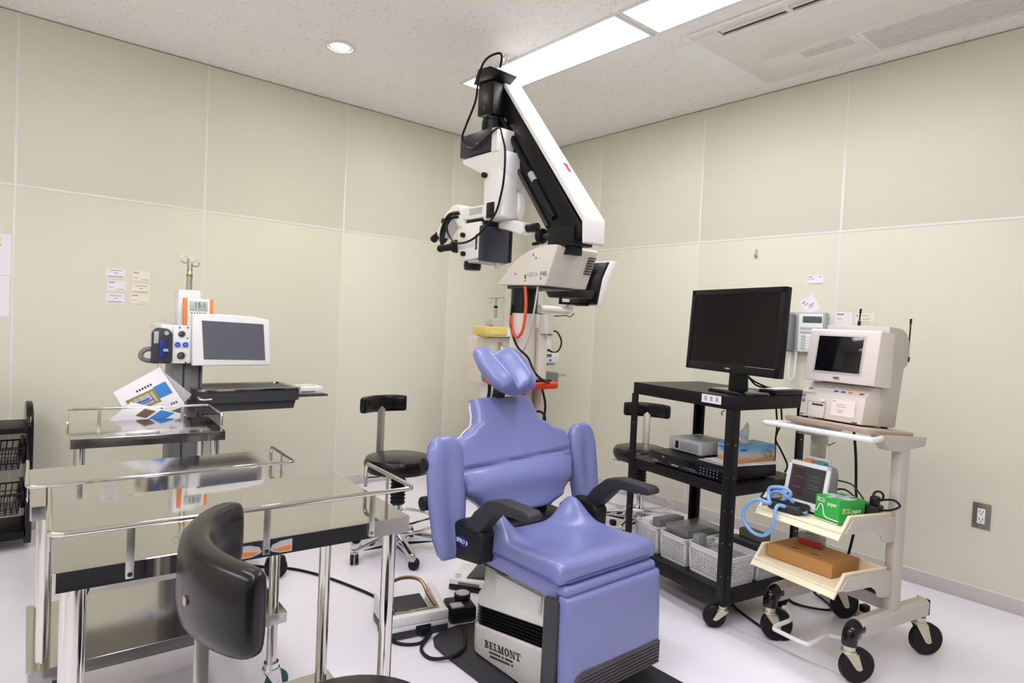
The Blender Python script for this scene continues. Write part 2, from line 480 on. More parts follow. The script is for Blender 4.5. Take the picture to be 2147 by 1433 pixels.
B().bx(-.815, -.50, -3.62, -2.40, -.0165, -.0135, .001).obj('center_cover', 'ac_white', t)
g = B().bx(-.47, -.20, -3.62, -2.36, -.016, -.0135, .001).obj('intake_frame', 'ac_white', t)
b = B()
for k in range(13):
    xx = -.452 + k*.019
    b.bx(xx, xx+.008, -3.60, -2.86, -.0195, -.0155)
o = b.obj('grille_slats', 'ac_shade', t); o['kind'] = 'stuff'
b = B()
for k in range(5):
    xx = -.452 + k*.019
    b.bx(xx, xx+.008, -2.80, -2.56, -.0195, -.0155)
o = b.obj('grille_slats', 'ac_shade', t); o['kind'] = 'stuff'
B().bx(-.475, -.195, -2.837, -2.833, -.0172, -.0155).obj('panel_joint', 'ac_shade', t)
tag(B().bx(-.882, -.225, -2.238, -2.105, H-.003, H-.0005, .001).obj('access_panel', 'patch_white'),
    'plain pale rectangular patch on the ceiling beside the air conditioner', 'access panel')

# ------------------------------------------------------------------ things on the left wall
def sheet_on_left(name, x0, x1, z0, z1, m, label, cat, marks, group=None, rot=0.0, y=-.0012):
    t = thing(name, label, cat, ((x0+x1)/2, -.0005, (z0+z1)/2), 0, group, rot=(0, rot, 0))
    w, h = (x1-x0), (z1-z0)
    B().bx(-w/2, w/2, -.0012, 0, -h/2, h/2).obj('sheet', m, t)
    for (u0, u1, v0, v1, mm) in marks:
        B().bx(-w/2+u0*w, -w/2+u1*w, -.0016, -.0011, -h/2+v0*h, -h/2+v1*h).obj('print', mm, t)
sheet_on_left('notice_sheet', -3.806, -3.509, 1.342, 1.551, 'paper', 'upper white notice sheet with green highlighted box at left edge', 'notice',
    [(.60, .86, .84, .91, 'tape_yellow'), (.60, .86, .77, .82, 'tape_yellow'), (.6, .86, .70, .74, 'green_box'), (.08, .5, .8, .86, 'ink_soft'), (.08, .5, .5, .53, 'ink_soft')])
sheet_on_left('notice_sheet', -3.808, -3.512, 1.130, 1.337, 'paper', 'lower blank white notice sheet at left edge', 'notice', [(.08, .45, .7, .75, 'ink_soft')])
cards = [(-3.094, 1.419, 'paper', 'top left business card of the six on the wall'), (-3.089, 1.350, 'paper', 'middle left business card of the six on the wall'),
         (-3.094, 1.278, 'paper', 'bottom left business card of the six on the wall'), (-2.970, 1.413, 'paper_cream', 'top right cream business card of the six'),
         (-2.969, 1.341, 'paper_cream', 'middle right cream business card of the six'), (-2.972, 1.283, 'paper_cream', 'bottom right cream business card of the six, tucked under another')]
for i, (x, z, m, lab) in enumerate(cards):
    sheet_on_left('business_card', x, x+.091, z-.055, z, m, lab, 'card',
        [(.2, .85, .78, .85, 'ink_soft'), (.42, .62, .52, .6, 'ink_soft'), (.1, .9, .14, .24, 'ink_soft')] if i % 2 == 0 else [(.08, .4, .82, .88, 'ink'), (.1, .35, .3, .36, 'ink_soft'), (.5, .9, .14, .2, 'ink_soft')],
        'business cards on the left wall', rot=random.uniform(-.015, .02))

# ------------------------------------------------------------------ things on the right wall (face -x)
def sheet_on_right(name, yc, zc, w, h, m, label, cat, marks, rot=0.0, d=.0005):
    """u runs left to right as seen from the room"""
    t = thing(name, label, cat, (-d, yc, zc), rot=(rot, 0, 0))
    B().bx(-.0012, 0, -w/2, w/2, -h/2, h/2).obj('sheet', m, t)
    for (u0, u1, v0, v1, mm) in marks:
        B().bx(-.0016, -.0011, w/2-u1*w, w/2-u0*w, -h/2+v0*h, -h/2+v1*h).obj('print', mm, t)
sheet_on_right('business_card', -2.510, 1.544, .091, .055, 'paper', 'white card pinned on the wall above the telephone', 'card', [(.06, .3, .78, .84, 'ink'), (.06, .45, .55, .6, 'ink_soft'), (.1, .95, .08, .16, 'ink_soft'), (.72, .86, .76, .86, 'ink_soft')])
sheet_on_right('memo_note', -2.487, 1.402, .082, .095, 'paper', 'tilted white memo note stuck above the telephone', 'note', [(.15, .45, .6, .66, 'ink_soft'), (.4, .8, .42, .5, 'ink_soft'), (.3, .7, .3, .35, 'ink_soft'), (.1, .3, .75, .85, 'ink_soft')], rot=-.55)
sheet_on_right('note_card', -2.678, 1.315, .088, .095, 'paper', 'small white card behind the beige recorder, left of the cream card', 'card', [(.08, .5, .84, .9, 'ink_red'), (.1, .4, .6, .64, 'ink_soft'), (.1, .5, .4, .5, 'paper_cream'), (.5, .9, .2, .25, 'ink_blue')])
sheet_on_right('note_card', -2.783, 1.331, .098, .055, 'paper_cream', 'cream card on the wall above the beige recorder', 'card', [(.08, .16, .7, .82, 'ink_red'), (.2, .7, .74, .8, 'ink_soft'), (.4, .8, .4, .46, 'ink_soft'), (.3, .8, .15, .2, 'ink_soft')])
t = thing('wall_hook', 'small grey metal hook high on the right wall', 'hook', (0, -2.142, 1.712))
B().bx(-.004, 0, -.009, .009, -.028, .03, .002).obj('plate', 'light_grey', t)
B().tube([(-.004, 0, -.01), (-.016, 0, -.02), (-.022, 0, -.012), (-.022, 0, -.002)], .0035, 8, smooth=4).obj('hook', 'steel_dull', t)
# outlet
t = thing('wall_outlet', 'grey metal plate with white double socket low on the wall', 'outlet', (0, -3.352, .411))
B().bx(-.006, 0, -.036, .036, -.061, .061, .003).obj('plate', 'outlet_plate', t)
s_ = B().bx(-.0085, -.004, -.0155, .0155, -.036, .036, .0015).obj('socket', 'white_plastic', t)
b = B()
for zc in (.018, -.018):
    for yy in (-.0065, .0065): b.bx(-.0092, -.008, yy-.0014, yy+.0014, zc-.001, zc+.0085)
    b.cyl((-.0092, 0, zc-.009), (-.008, 0, zc-.009), .0027, n=10)
b.obj('slots', 'ink', s_)
for zc in (-.05, .05): B().cyl((-.0068, 0, zc), (-.005, 0, zc), .0035, n=10).obj('screw', 'steel_dull', t)
# telephone
t = thing('wall_telephone', 'white wall telephone with silver handset and hanging cord', 'telephone', (0, -2.487, 1.24))
B().prism([(-.112, -.112), (.10, -.112), (.112, -.1), (.112, .105), (.10, .118), (-.105, .118), (-.112, .11)], 0, -.048, -.002, .008).obj('body', 'light_grey', t)
B().box((-.052, -.035, .0), (.012, .135, .215), bev=.004).obj('key_panel', 'white_plastic', t)
B().bx(-.0605, -.057, -.098, .008, .058, .094, .001).obj('display', 'lcd_dark', t)
for r_ in range(2):
    B().bx(-.0595, -.057, -.098, .02, .018-.022*r_, .032-.022*r_, .002).obj('button_row', 'light_grey', t)
for r_ in range(5):
    for c_ in range(3):
        B().bx(-.0605, -.057, -.012-.028*c_, .012-.028*c_, -.026-.017*r_, -.013-.017*r_, .001).obj('key', 'white_plastic' if c_ else 'light_grey', t)
B().box((-.068, .076, .0), (.05, .052, .222), bev=.016, seg=3).obj('handset', 'mid_grey', t, label='silver grey handset')
B().tube([(-.05, .074, -.112), (-.05, .075, -.16), (-.045, .080, -.25), (-.042, .068, -.275), (-.04, .05, -.255), (-.038, .046, -.17), (-.04, .044, -.108)], .007, 8, smooth=5).obj('cord', 'white_plastic', t)
# ================================================================== treatment chair (faces -y)
def rrect(x0, x1, y0, y1, r, zf, n=5):
    pts = []
    for cx, cy, a in ((x1-r, y1-r, 0), (x0+r, y1-r, PI/2), (x0+r, y0+r, PI), (x1-r, y0+r, 1.5*PI)):
        for i in range(n+1):
            q = a + PI/2*i/n; x, y = cx+r*math.cos(q), cy+r*math.sin(q); pts.append((x, y, zf(x, y) if callable(zf) else zf))
    return pts
ch = thing('treatment_chair', 'blue vinyl reclining treatment chair with white pedestal in the middle', 'chair', (-2.03, -2.55, 0))
# floor plate
pl = [(-.29, -.42), (.27, -.42), (.27, .22)] + [(.27-.28*(1-math.cos(a)), .22+.15*math.sin(a)) for a in (0.4, .8, 1.2, 1.57)] + \
     [(-.06, .37), (-.13, .39), (-.21, .385), (-.262, .36), (-.288, .31), (-.293, .24)]
B().prism(pl, 2, 0.0008, .012, .003).obj('floor_plate', 'black_soft', ch)
# pedestal: lower housing, bellows, upper cover
lo_t = lambda x, y: .150 - .160*(y)          # sloping joint, higher at the front
up_b = lambda x, y: lo_t(x, y) + .066
X0, X1, Y0, Y1 = -.207, .19, -.215, .205
rings = [rrect(X0+.012, X1-.012, Y0+.012, Y1-.012, .045, .012), rrect(X0+.002, X1-.002, Y0+.002, Y1-.002, .045, .022), rrect(X0, X1, Y0, Y1, .045, .05),
         rrect(X0, X1, Y0, Y1, .045, lambda x, y: lo_t(x, y)-.006), rrect(X0+.005, X1-.005, Y0+.005, Y1-.005, .042, lo_t)]
B().loft(rings).obj('pedestal_housing', 'chair_white', ch)
rings = []
for k in range(13):
    i = .006 if k % 2 == 0 else .020
    rings.append(rrect(X0+i, X1-i, Y0+i, Y1-i, .04, lambda x, y, k=k: lo_t(x, y)-.002 + .070*k/12))
B().loft(rings).obj('bellows', 'bellows', ch, ang=20)
rings = [rrect(X0+.012, X1-.012, Y0+.012, Y1-.012, .04, up_b), rrect(X0+.006, X1-.006, Y0+.006, Y1-.006, .045, lambda x, y: up_b(x, y)+.006),
         rrect(X0+.006, X1-.006, Y0+.006, Y1-.006, .045, lambda x, y: .6*up_b(x, y)+.4*.26+.015), rrect(X0+.018, X1-.018, Y0+.018, Y1-.018, .045, lambda x, y: .45*up_b(x, y)+.55*.27+.02),
         rrect(X0+.024, X1-.024, Y0+.02, Y1-.024, .04, .335), rrect(X0+.036, X1-.036, Y0+.03, Y1-.036, .036, .352), rrect(X0+.055, X1-.055, Y0+.05, Y1-.055, .03, .358)]
uc = B().loft(rings).obj('upper_cover', 'chair_white', ch)
b = B(); xf = X0+.0185
b.prism([(-.135, .255), (.085, .235), (.085, .325), (-.135, .325)], 0, xf-.004, xf+.01, .004); b.obj('recess_panel', 'chair_recess', uc)
b = B(); b.prism([(-.145, .247), (.095, .226), (.095, .334), (-.145, .334)], 0, xf-.0025, xf+.01, .002); b.obj('recess_rim', 'chair_white', uc)
th = math.atan(.16)
def slab_word(word, height, material, parent, m):
    """wide slab-serif capitals built from strokes; m places the word (x right, y up in the word plane)"""
    h = height; st = .27*h; th_ = .11*h; x = 0.0; b = B()
    def R(x0, x1, y0, y1): b.bx(x0, x1, y0, y1, 0, .0008)
    def serif(xc, y): R(xc-st*.95, xc+st*.95, (y if y == 0 else h-th_), (th_ if y == 0 else h))
    def bar(x0, y0, x1, y1, w): b.prism([(x0-w/2, y0), (x0+w/2, y0), (x1+w/2, y1), (x1-w/2, y1)], 2, 0, .0008)
    def arc(cx, cy, rx, ry, a0, a1, w, n=14):
        for i in range(n):
            p, q = a0+(a1-a0)*i/n, a0+(a1-a0)*(i+1)/n
            kx = lambda a: (w*abs(math.cos(a))+th_*abs(math.sin(a)))
            b.prism([(cx+rx*math.cos(p), cy+ry*math.sin(p)), (cx+rx*math.cos(q), cy+ry*math.sin(q)),
                     (cx+(rx-kx(q))*math.cos(q), cy+(ry-kx(q))*math.sin(q)), (cx+(rx-kx(p))*math.cos(p), cy+(ry-kx(p))*math.sin(p))], 2, 0, .0008)
    for c in word:
        if c == 'B':
            R(x+.18*h, x+.18*h+st, 0, h); R(x, x+.55*h, 0, th_); R(x, x+.55*h, h-th_, h); R(x+.2*h, x+.55*h, .5*h-th_/2, .5*h+th_/2)
            arc(x+.55*h, .27*h, .36*h, .27*h, -PI/2, PI/2, st); arc(x+.53*h, .75*h, .32*h, .25*h, -PI/2, PI/2, st); x += 1.02*h
        elif c == 'E':
            R(x+.18*h, x+.18*h+st, 0, h); R(x, x+.85*h, 0, th_); R(x, x+.82*h, h-th_, h); R(x+.2*h, x+.6*h, .5*h-th_/2, .5*h+th_/2)
            R(x+.76*h, x+.85*h, 0, .33*h); R(x+.73*h, x+.82*h, .68*h, h); R(x+.52*h, x+.6*h, .35*h, .65*h); x += .97*h
        elif c == 'L':
            R(x+.18*h, x+.18*h+st, 0, h); R(x, x+.82*h, 0, th_); R(x, x+.62*h, h-th_, h); R(x+.73*h, x+.82*h, 0, .38*h); x += .94*h
        elif c == 'M':
            bar(x+.2*h, 0, x+.2*h, h, .12*h); R(x, x+.42*h, 0, th_); R(x, x+.25*h, h-th_, h); bar(x+.27*h, h, x+.62*h, 0, st*.95); bar(x+1.0*h, h, x+.62*h, 0, .12*h)
            R(x+.92*h, x+.92*h+st, 0, h); R(x+.78*h, x+1.34*h, 0, th_); R(x+1.0*h, x+1.34*h, h-th_, h); x += 1.44*h
        elif c == 'O':
            arc(x+.5*h, .5*h, .5*h, .52*h, 0, 2*PI, st, 26); x += 1.1*h
        elif c == 'N':
            bar(x+.2*h, 0, x+.2*h, h, .12*h); R(x, x+.42*h, 0, th_); R(x, x+.3*h, h-th_, h); bar(x+.26*h, h, x+.88*h, 0, st); bar(x+.94*h, 0, x+.94*h, h, .12*h)
            R(x+.74*h, x+1.12*h, h-th_, h); x += 1.2*h
        elif c == 'T':
            R(x+.36*h, x+.36*h+st, 0, h); R(x+.18*h, x+.81*h, 0, th_); R(x, x+.99*h, h-th_, h); R(x, x+.09*h, .64*h, h); R(x+.9*h, x+.99*h, .64*h, h); x += 1.05*h
    return b.xf(m @ Matrix.Translation((-x/2, -h/2, 0))).obj('lettering', material, parent, smooth=False)
wm = Matrix.Translation((X0-.0002, .018, .092)) @ Matrix.Rotation(-PI/2, 4, 'Z') @ Matrix.Rotation(-th, 4, 'Y') @ Matrix.Rotation(PI/2, 4, 'X')
slab_word('BELMONT', .0255, 'ink', ch, wm)
b = B()
for r_ in range(2):
    for k in range(22):
        y = .085-.0058*k - .004*r_; z = .068-.0135*r_ - .16*(y-.02)
        if random.random() < .86: b.box((X0-.0006, y, z), (.0008, .0042, .0075), rot=(.15, 0, 0))
b.obj('small_print', 'ink', ch)
# black under frame
b = B()
b.bx(-.20, .22, .02, .30, .34, .40, .015).bx(-.22, .24, .13, .27, .40, .475, .02)
b.obj('under_frame', 'black_plastic', ch)
for sx in (-1, 1):
    xc = .03 + sx*.288
    h_ = B().prism([(.06, .39), (.21, .37), (.27, .41), (.27, .47), (.19, .515), (.08, .515), (.055, .49)], 0, xc-.035, xc+.035, .012).obj('side_frame', 'black_plastic', ch)
    B().prism([(.15, .500), (.07, .500), (-.005, .578), (-.04, .594), (-.165, .600), (-.187, .607), (-.190, .622), (-.172, .634), (-.03, .636), (.03, .622), (.10, .565)], 0, xc-.029+(.01*sx), xc+.029+(.01*sx), .011, 3, .35).obj('armrest', 'black_soft', ch)
    if sx < 0:
        bd = B().lathe([(.001, 0), (.034, 0), (.036, -.002), (.036, -.004)], (xc-.0355, .160, .445), 28, (-1, 0, 0))
        for v in bd.bm.verts: v.co.z = .445 + (v.co.z-.445)*.5
        bo = bd.obj('badge', 'blue_clip', ch)
        text('badge_lettering', 'SPRO II', .021, (xc-.0362, .160, .445), (PI/2, 0, -PI/2), 'white_plastic', bo)
# seat
def seat_f(u, s):
    rear = max(0, min(1, (s-.62)/.3)); rear = rear*rear*(3-2*rear)
    horn = .090*rear*math.exp(-((abs(u)-.82)/.27)**2)
    side = .016*abs(u)**3*(1-rear)
    dish = -.012*(1-u*u)*math.exp(-((s-.62)/.22)**2)
    fr = .010*math.exp(-((s-.12)/.15)**2)
    return .040+horn+side+dish+fr
b = B(); pad(b, lambda s: ((0, -.268+.408*s, .428), (0, 0, 1)), lambda s: .232+.006*s, seat_f, .008, 30, 34, 7, 9)
seat = b.obj('seat', 'blue_vinyl', ch, ang=60)
rim = rrect(-.236, .236, -.272, .142, .05, .427, 6)
B().tube(rim, .0035, 6, closed=True).obj('seat_piping', 'blue_piping', seat)
rings = [rrect(-.205, .205, -.245, .13, .05, .362), rrect(-.226, .226, -.258, .137, .05, .37), rrect(-.231, .231, -.264, .139, .05, .40), rrect(-.231, .231, -.264, .139, .05, .426)]
B().loft(rings).obj('seat_base', 'blue_vinyl', ch)
# roll between seat and leg rest
b = B(); b.box((0, -.262, .398), (.45, .05, .036), bev=.016, seg=4); b.obj('front_roll', 'blue_vinyl', ch)
# leg rest
b = B(); pad(b, lambda s: ((0, -.270-.014*s, .388-.318*s), (0, -1, -.04)), lambda s: .229, lambda u, s: .038, .014, 24, 24, 9, 10)
lr = b.obj('leg_rest', 'blue_vinyl', ch, ang=60)
B().bx(-.24, -.205, -.268, -.205, .075, .372, .008).bx(.205, .24, -.268, -.205, .075, .372, .008).bx(-.21, .21, -.262, -.215, .08, .36).obj('leg_rest_frame', 'dark_grey', ch)
rm = []
for x, z, r in ((-.222, .385, .03), (.222, .385, .03), (.222, .075, .03), (-.222, .075, .03)): rm.append((x, z))
rp = [(x, -.2935-(.388-z)*.044, z) for x, z, _ in rrect(-.222, .222, .078, .382, .028, 0, 5)]
B().tube(rp, .003, 6, closed=True).obj('piping', 'blue_piping', lr)
fp_y = lambda z: -.308-(.388-z)*.044
fp = B().prism([(-.185, .074), (.205, .072), (.217, .085), (.219, .140), (.210, .152), (-.165, .160), (-.193, .152), (-.207, .130), (-.203, .09)], 1, -.300, -.3225, .004).obj('foot_pad', 'rib_grey', ch)
for k in range(7):
    z = .078+k*.0115
    B().bx(-.190+.004*abs(3-k), .212, -.3265, -.3215, z-.0040, z+.0040, .002).obj('rib', 'rib_grey', fp)
# backrest
Bc = .035
hwb = lerp_tab([(0, .125), (.08, .205), (.24, .268), (.42, .297), (.56, .301), (.625, .290), (.70, .215), (.78, .163), (.88, .152), (1, .146)])
def back_f(u, s):
    lum = .030*math.exp(-((s-.27)/.13)**2)*(1-.3*u*u)
    crease = -.014*math.exp(-((s-.425-.03*u)/.018)**2)
    side = .028*abs(u)**2.2*(1 if s > .42 else .3)*max(0, 1-abs(s-.58)/.4)
    return .046+lum+crease+side
sp = lambda s: ((Bc, .205+.190*s, .492+.412*s), (0, -.909, .416))
b = B(); pad(b, sp, hwb, back_f, .03, 84, 40, 5, 12)
back = b.obj('backrest', 'blue_vinyl', ch, ang=60)
rimp = []
for k in range(0, 41):
    s_ = .03+.94*k/40; rimp.append(((Bc-hwb(s_)-.002), .205+.190*s_+.004, .492+.412*s_))
for k in range(40, -1, -1):
    s_ = .03+.94*k/40; rimp.append(((Bc+hwb(s_)+.002), .205+.190*s_+.004, .492+.412*s_))
B().tube(rimp, .004, 6, closed=True).obj('back_piping', 'white_piping', back)
b = B(); b.prism([(.20, .47), (.27, .50), (.42, .84), (.40, .86), (.36, .84)], 0, -.10, .16, .01); b.obj('back_shell', 'black_plastic', ch)
# wing pads at both sides of the backrest
hww = lerp_tab([(0, .034), (.06, .050), (.2, .066), (.5, .076), (.80, .076), (.90, .069), (.96, .055), (1, .034)])
for sx in (-1, 1):
    xc = .05 + sx*.355
    b = B()
    spw = lambda s, xc=xc: ((xc, .215+.070*s, .368+.428*s), (0, -.987, .161))
    pad(b, spw, hww, lambda u, s: .036-.012*math.exp(-(u/.35)**2)*min(1, 4*s, 4*(1-s)), .022, 40, 20, 3, 4)
    w_ = b.obj('wing_pad', 'blue_vinyl', ch, ang=60)
    rp = [(xc-hww(k/24)*.99, .215+.07*k/24+.003, .368+.428*k/24) for k in range(1, 24)] + [(xc+hww(k/24)*.99, .215+.07*k/24+.003, .368+.428*k/24) for k in range(23, 0, -1)]
    B().tube(rp, .003, 6, closed=True).obj('wing_piping', 'blue_piping', w_)
    for z in (.56, .70):
        y = .285
        b = B(); b.cyl((Bc+sx*.22, y, z), (xc+sx*.05, y, z), .013, n=12).cyl((xc+sx*.045, y, z), (xc+sx*.082, y, z), .026, n=18, bev=.005)
        b.obj('wing_bracket', 'black_plastic', ch)
# headrest: two lobes with a groove between them, lying far back
b = B()
hwh = lerp_tab([(0, .085), (.2, .112), (.6, .122), (.9, .112), (1, .09)])
def head_f(u, s):
    lobe = .034*math.exp(-((abs(u)-.50)/.26)**2)
    return .036+lobe-.010*math.exp(-(u/.12)**2)
pad(b, lambda s: ((.02, .265+.190*s, .948+.120*s), (0, -.534, .845)), hwh, head_f, .034, 30, 40, 3, 4,
    bulge=lambda u, s: .050*u*u*(.5+.5*s))
hd = b.obj('headrest', 'blue_vinyl', ch, ang=60)
B().prism([(.37, .86), (.40, .86), (.37, .985), (.33, .985)], 0, -.012, .032, .004).obj('headrest_bar', 'black_plastic', ch)

# ------------------------------------------------------------------ foot controls
t = thing('foot_pedal', 'white foot pedal with steel bow and grey tread on the floor', 'foot pedal', (-2.300, -2.035, 0), -.22)
B().bx(-.122, .122, -.105, .10, .001, .03, .006).obj('rubber_base', 'dark_grey', t)
b = B()
b.bx(-.122, .122, -.105, .10, .03, .050, .005)
b.bx(-.122, .122, -.105, -.075, .05, .088, .006)
for sx in (-1, 1):
    b.prism([(-.10, .05), (.10, .05), (.10, .115), (.05, .118), (-.06, .09), (-.10, .085)], 0, sx*.095, sx*.122, .006)
b.obj('housing', 'white_plastic', t)
B().box((0, .018, .074), (.13, .125, .012), rot=(.12, 0, 0), bev=.004).obj('tread', 'dark_grey', t)
B().tube([(-.085, -.055, .085), (-.08, .03, .105), (-.07, .075, .135), (-.03, .095, .15), (.03, .095, .15), (.07, .075, .135), (.08, .03, .105), (.085, -.055, .085)], .0075, 10, smooth=4).obj('steel_bow', 'bronze', t)
B().bx(-.088, .088, -.072, -.058, .078, .09, .003).obj('hinge_bar', 'steel_tube', t)
B().cyl((.018, -.122, .022), (.018, -.098, .024), .016, n=16).bx(-.012, .05, -.108, -.10, .008, .045, .006).obj('cable_gland', 'black_plastic', t)
for k in (0, 1): B().cyl((.05+.022*k, -.1065, .058), (.05+.022*k, -.104, .058), .0035, n=8).obj('screw', 'light_grey', t)
t = thing('foot_switch', 'low white foot switch with black tread half behind the chair pedestal', 'foot switch', (-1.875, -1.885, 0), -.95)
B().bx(-.095, .115, -.07, .13, .001, .025, .005).obj('rubber_base', 'black_plastic', t)
b = B(); b.prism([(-.095, .026), (.115, .026), (.115, .058), (-.095, .050)], 1, -.07, .13, .006); b.obj('housing', 'white_plastic', t)
B().prism([(-.02, .056), (.105, .062), (.105, .082), (.0, .060)], 1, -.05, .12, .003).obj('tread', 'dark_grey', t)
B().cyl((-.06, -.045, .05), (-.06, -.045, .064), .013, n=14).obj('knob', 'chrome', t)
B().box((-.0, -.0712, .036), (.10, .003, .013), bev=.002).obj('slot', 'cardboard_grey', t)
t = thing('control_box', 'small black floor box with round silver dial beside chair pedestal', 'control box', (-2.10, -2.092, 0.0005), -.3)
B().box((0, 0, .032), (.11, .12, .063), bev=.012).obj('body', 'black_plastic', t)
B().box((-.025, -.035, .066), (.05, .04, .008), bev=.002).obj('key_plate', 'light_grey', t)
B().cyl((.02, .03, .06), (.02, .03, .085), .034, n=26, bev=.004).obj('dial', 'black_plastic', t)
B().cyl((.02, .03, .0845), (.02, .03, .087), .029, n=26).obj('dial_face', 'light_grey', t)
tag(B().tube([(-2.62, -1.12, .006), (-2.55, -1.19, .006), (-2.466, -1.274, .006), (-2.39, -1.425, .006), (-2.333, -1.601, .006), (-2.299, -1.759, .006), (-2.326, -1.876, .006), (-2.405, -1.979, .006),
    (-2.436, -2.066, .006), (-2.41, -2.155, .006), (-2.346, -2.19, .006), (-2.294, -2.165, .018)], .0065, 8, smooth=6).obj('pedal_cable', 'black_plastic'), 'black cable snaking over the floor to the white foot pedal', 'cable')
tag(B().tube([(-2.285, -2.170, .020), (-2.325, -2.19, .009), (-2.372, -2.235, .007), (-2.375, -2.305, .007), (-2.327, -2.354, .019), (-2.255, -2.335, .019), (-2.195, -2.262, .019), (-2.16, -2.195, .02)], .0065, 8, smooth=6).obj('pedal_cable', 'black_plastic'),
    'black cable looping from the foot pedal to the small control box', 'cable')
# ================================================================== black shelf cart
AVO, AVR = Vector((-1.29, -2.798, 0)), -.163
AVM = Matrix.Translation(AVO) @ Matrix.Rotation(AVR, 4, 'Z')
av = lambda u, v, z: tuple(AVM @ Vector((u, v, z)))
t = thing('shelf_cart', 'black metal three-shelf cart on castors carrying the monitor', 'cart', AVO, AVR)
CA, CB = .46, .60
def pan(b, z, lip, th=.004):
    b.bx(0.003, CA-.003, .003, CB-.003, z-th, z)
    b.bx(0, CA, 0, .003, z-lip, z, .001).bx(0, CA, CB-.003, CB, z-lip, z, .001)
    b.bx(0, .003, 0, CB, z-lip, z, .001).bx(CA-.003, CA, 0, CB, z-lip, z, .001)
    return b
for z, lip in ((.959, .055), (.595, .045), (.160, .060)):
    pan(B(), z, lip).obj('shelf', 'black_metal', t)
for cx, cy in ((0, 0), (1, 0), (0, 1), (1, 1)):
    b = B(); w = .036; k = .0045
    x0, x1 = (-k, w) if cx == 0 else (CA-w, CA+k); y0, y1 = (-k, w) if cy == 0 else (CB-w, CB+k)
    if cx == 0: b.bx(-k, -.0005, y0, y1, .10, .905, .001)
    else: b.bx(CA+.0005, CA+k, y0, y1, .10, .905, .001)
    if cy == 0: b.bx(x0, x1, -k, -.0005, .10, .905, .001)
    else: b.bx(x0, x1, CB+.0005, CB+k, .10, .905, .001)
    b.bx(x0+.001, x1-.001, y0+.001, y1-.001, .098, .104)
    p = b.obj('post', 'black_metal', t)
    b = B()
    for j in range(5):
        z = .22+.136*j
        xx = -k-.0008 if cx == 0 else CA+k; yy = -k-.0008 if cy == 0 else CB+k
        b.cyl((xx, (y0+y1)/2, z), (xx+.001, (y0+y1)/2, z), .003, n=8)
        b.cyl(((x0+x1)/2, yy, z), ((x0+x1)/2, yy+.001, z), .0035, n=8)
    b.obj('rivets', 'steel_dull', p)
    caster(t, (.025 if cx == 0 else CA-.025, .025 if cy == 0 else CB-.025, 0), .047, .03, {(0, 0): 2.62, (1, 0): 2.2, (0, 1): 2.9, (1, 1): -.6}[(cx, cy)], h=.0985)
lb = B().bx(-.0042, -.0032, .064, .168, .920, .955).obj('label_card', 'paper', t)
b = B()
for v in (.146, .116, .086): b.bx(-.0047, -.004, v-.006, v+.006, .929, .948)
b.obj('label_print', 'ink_soft', lb)
B().tube([(-.004, .045, .9), (-.016, .045, .894), (-.02, .045, .885), (-.012, .045, .88)], .002, 6, smooth=4).obj('hook', 'black_metal', t)

# monitor
mon = thing('monitor', 'black widescreen computer monitor switched off on the cart top', 'monitor', (-1.115, -2.710, .9592), -1.8726)
# local: -y is the screen side, x to the right of a viewer
T = Matrix.Translation((0, -.06, .0888)) @ Matrix.Rotation(-.048, 4, 'X')
W, Hh = .556, .362
b = B()
b.bx(-W/2, W/2, 0, .028, 0, Hh, .004); b.bx(-W*.36, W*.36, .026, .055, .05, Hh-.06, .012)
b.xf(T).obj('housing', 'black_plastic', mon)
b = B(); bz = .0235
b.bx(-W/2, -W/2+bz, -.004, .004, 0, Hh, .0015).bx(W/2-bz, W/2, -.004, .004, 0, Hh, .0015).bx(-W/2, W/2, -.004, .004, Hh-bz, Hh, .0015).bx(-W/2, W/2, -.004, .004, 0, bz+.014, .0015)
b.xf(T).obj('bezel', 'black_metal', mon)
B().bx(-W/2+bz-.002, W/2-bz+.002, -.001, .002, bz+.012, Hh-bz+.002).xf(T).obj('screen', 'screen_black', mon)
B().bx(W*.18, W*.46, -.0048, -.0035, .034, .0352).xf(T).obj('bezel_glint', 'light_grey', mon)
lt = text('lettering', 'PHILIPS', .0085, (0, -.0655, .1065), (PI/2-.048, 0, 0), 'light_grey', mon, bold=.0003)
b = B(); b.prism([(-.042, .0), (.042, .0), (.036, .16), (-.036, .16)], 1, -.02, .02, .006); b.obj('neck', 'black_plastic', mon)
b = B(); b.loft([rrect(-.115, .115, -.08, .085, .03, .0008), rrect(-.115, .115, -.08, .085, .03, .008), rrect(-.108, .108, -.074, .078, .03, .014)]); b.obj('base', 'black_gloss', mon)
# flat box and white sheet at the near corner of the cart top
k = tag(B().bx(0, .19, 0, .085, 0, .022, .003).obj('keyboard_box', 'black_plastic'), 'flat black box on the cart top at the monitor foot', 'box')
k.location = av(.262, .004, .9595); k.rotation_euler = (0, 0, AVR)
k = tag(B().bx(0, .14, 0, .05, 0, .004).obj('paper_slip', 'paper'), 'white slip lying on the flat black box under the monitor', 'paper')
k.location = av(.285, .022, .982); k.rotation_euler = (0, 0, AVR+.05)
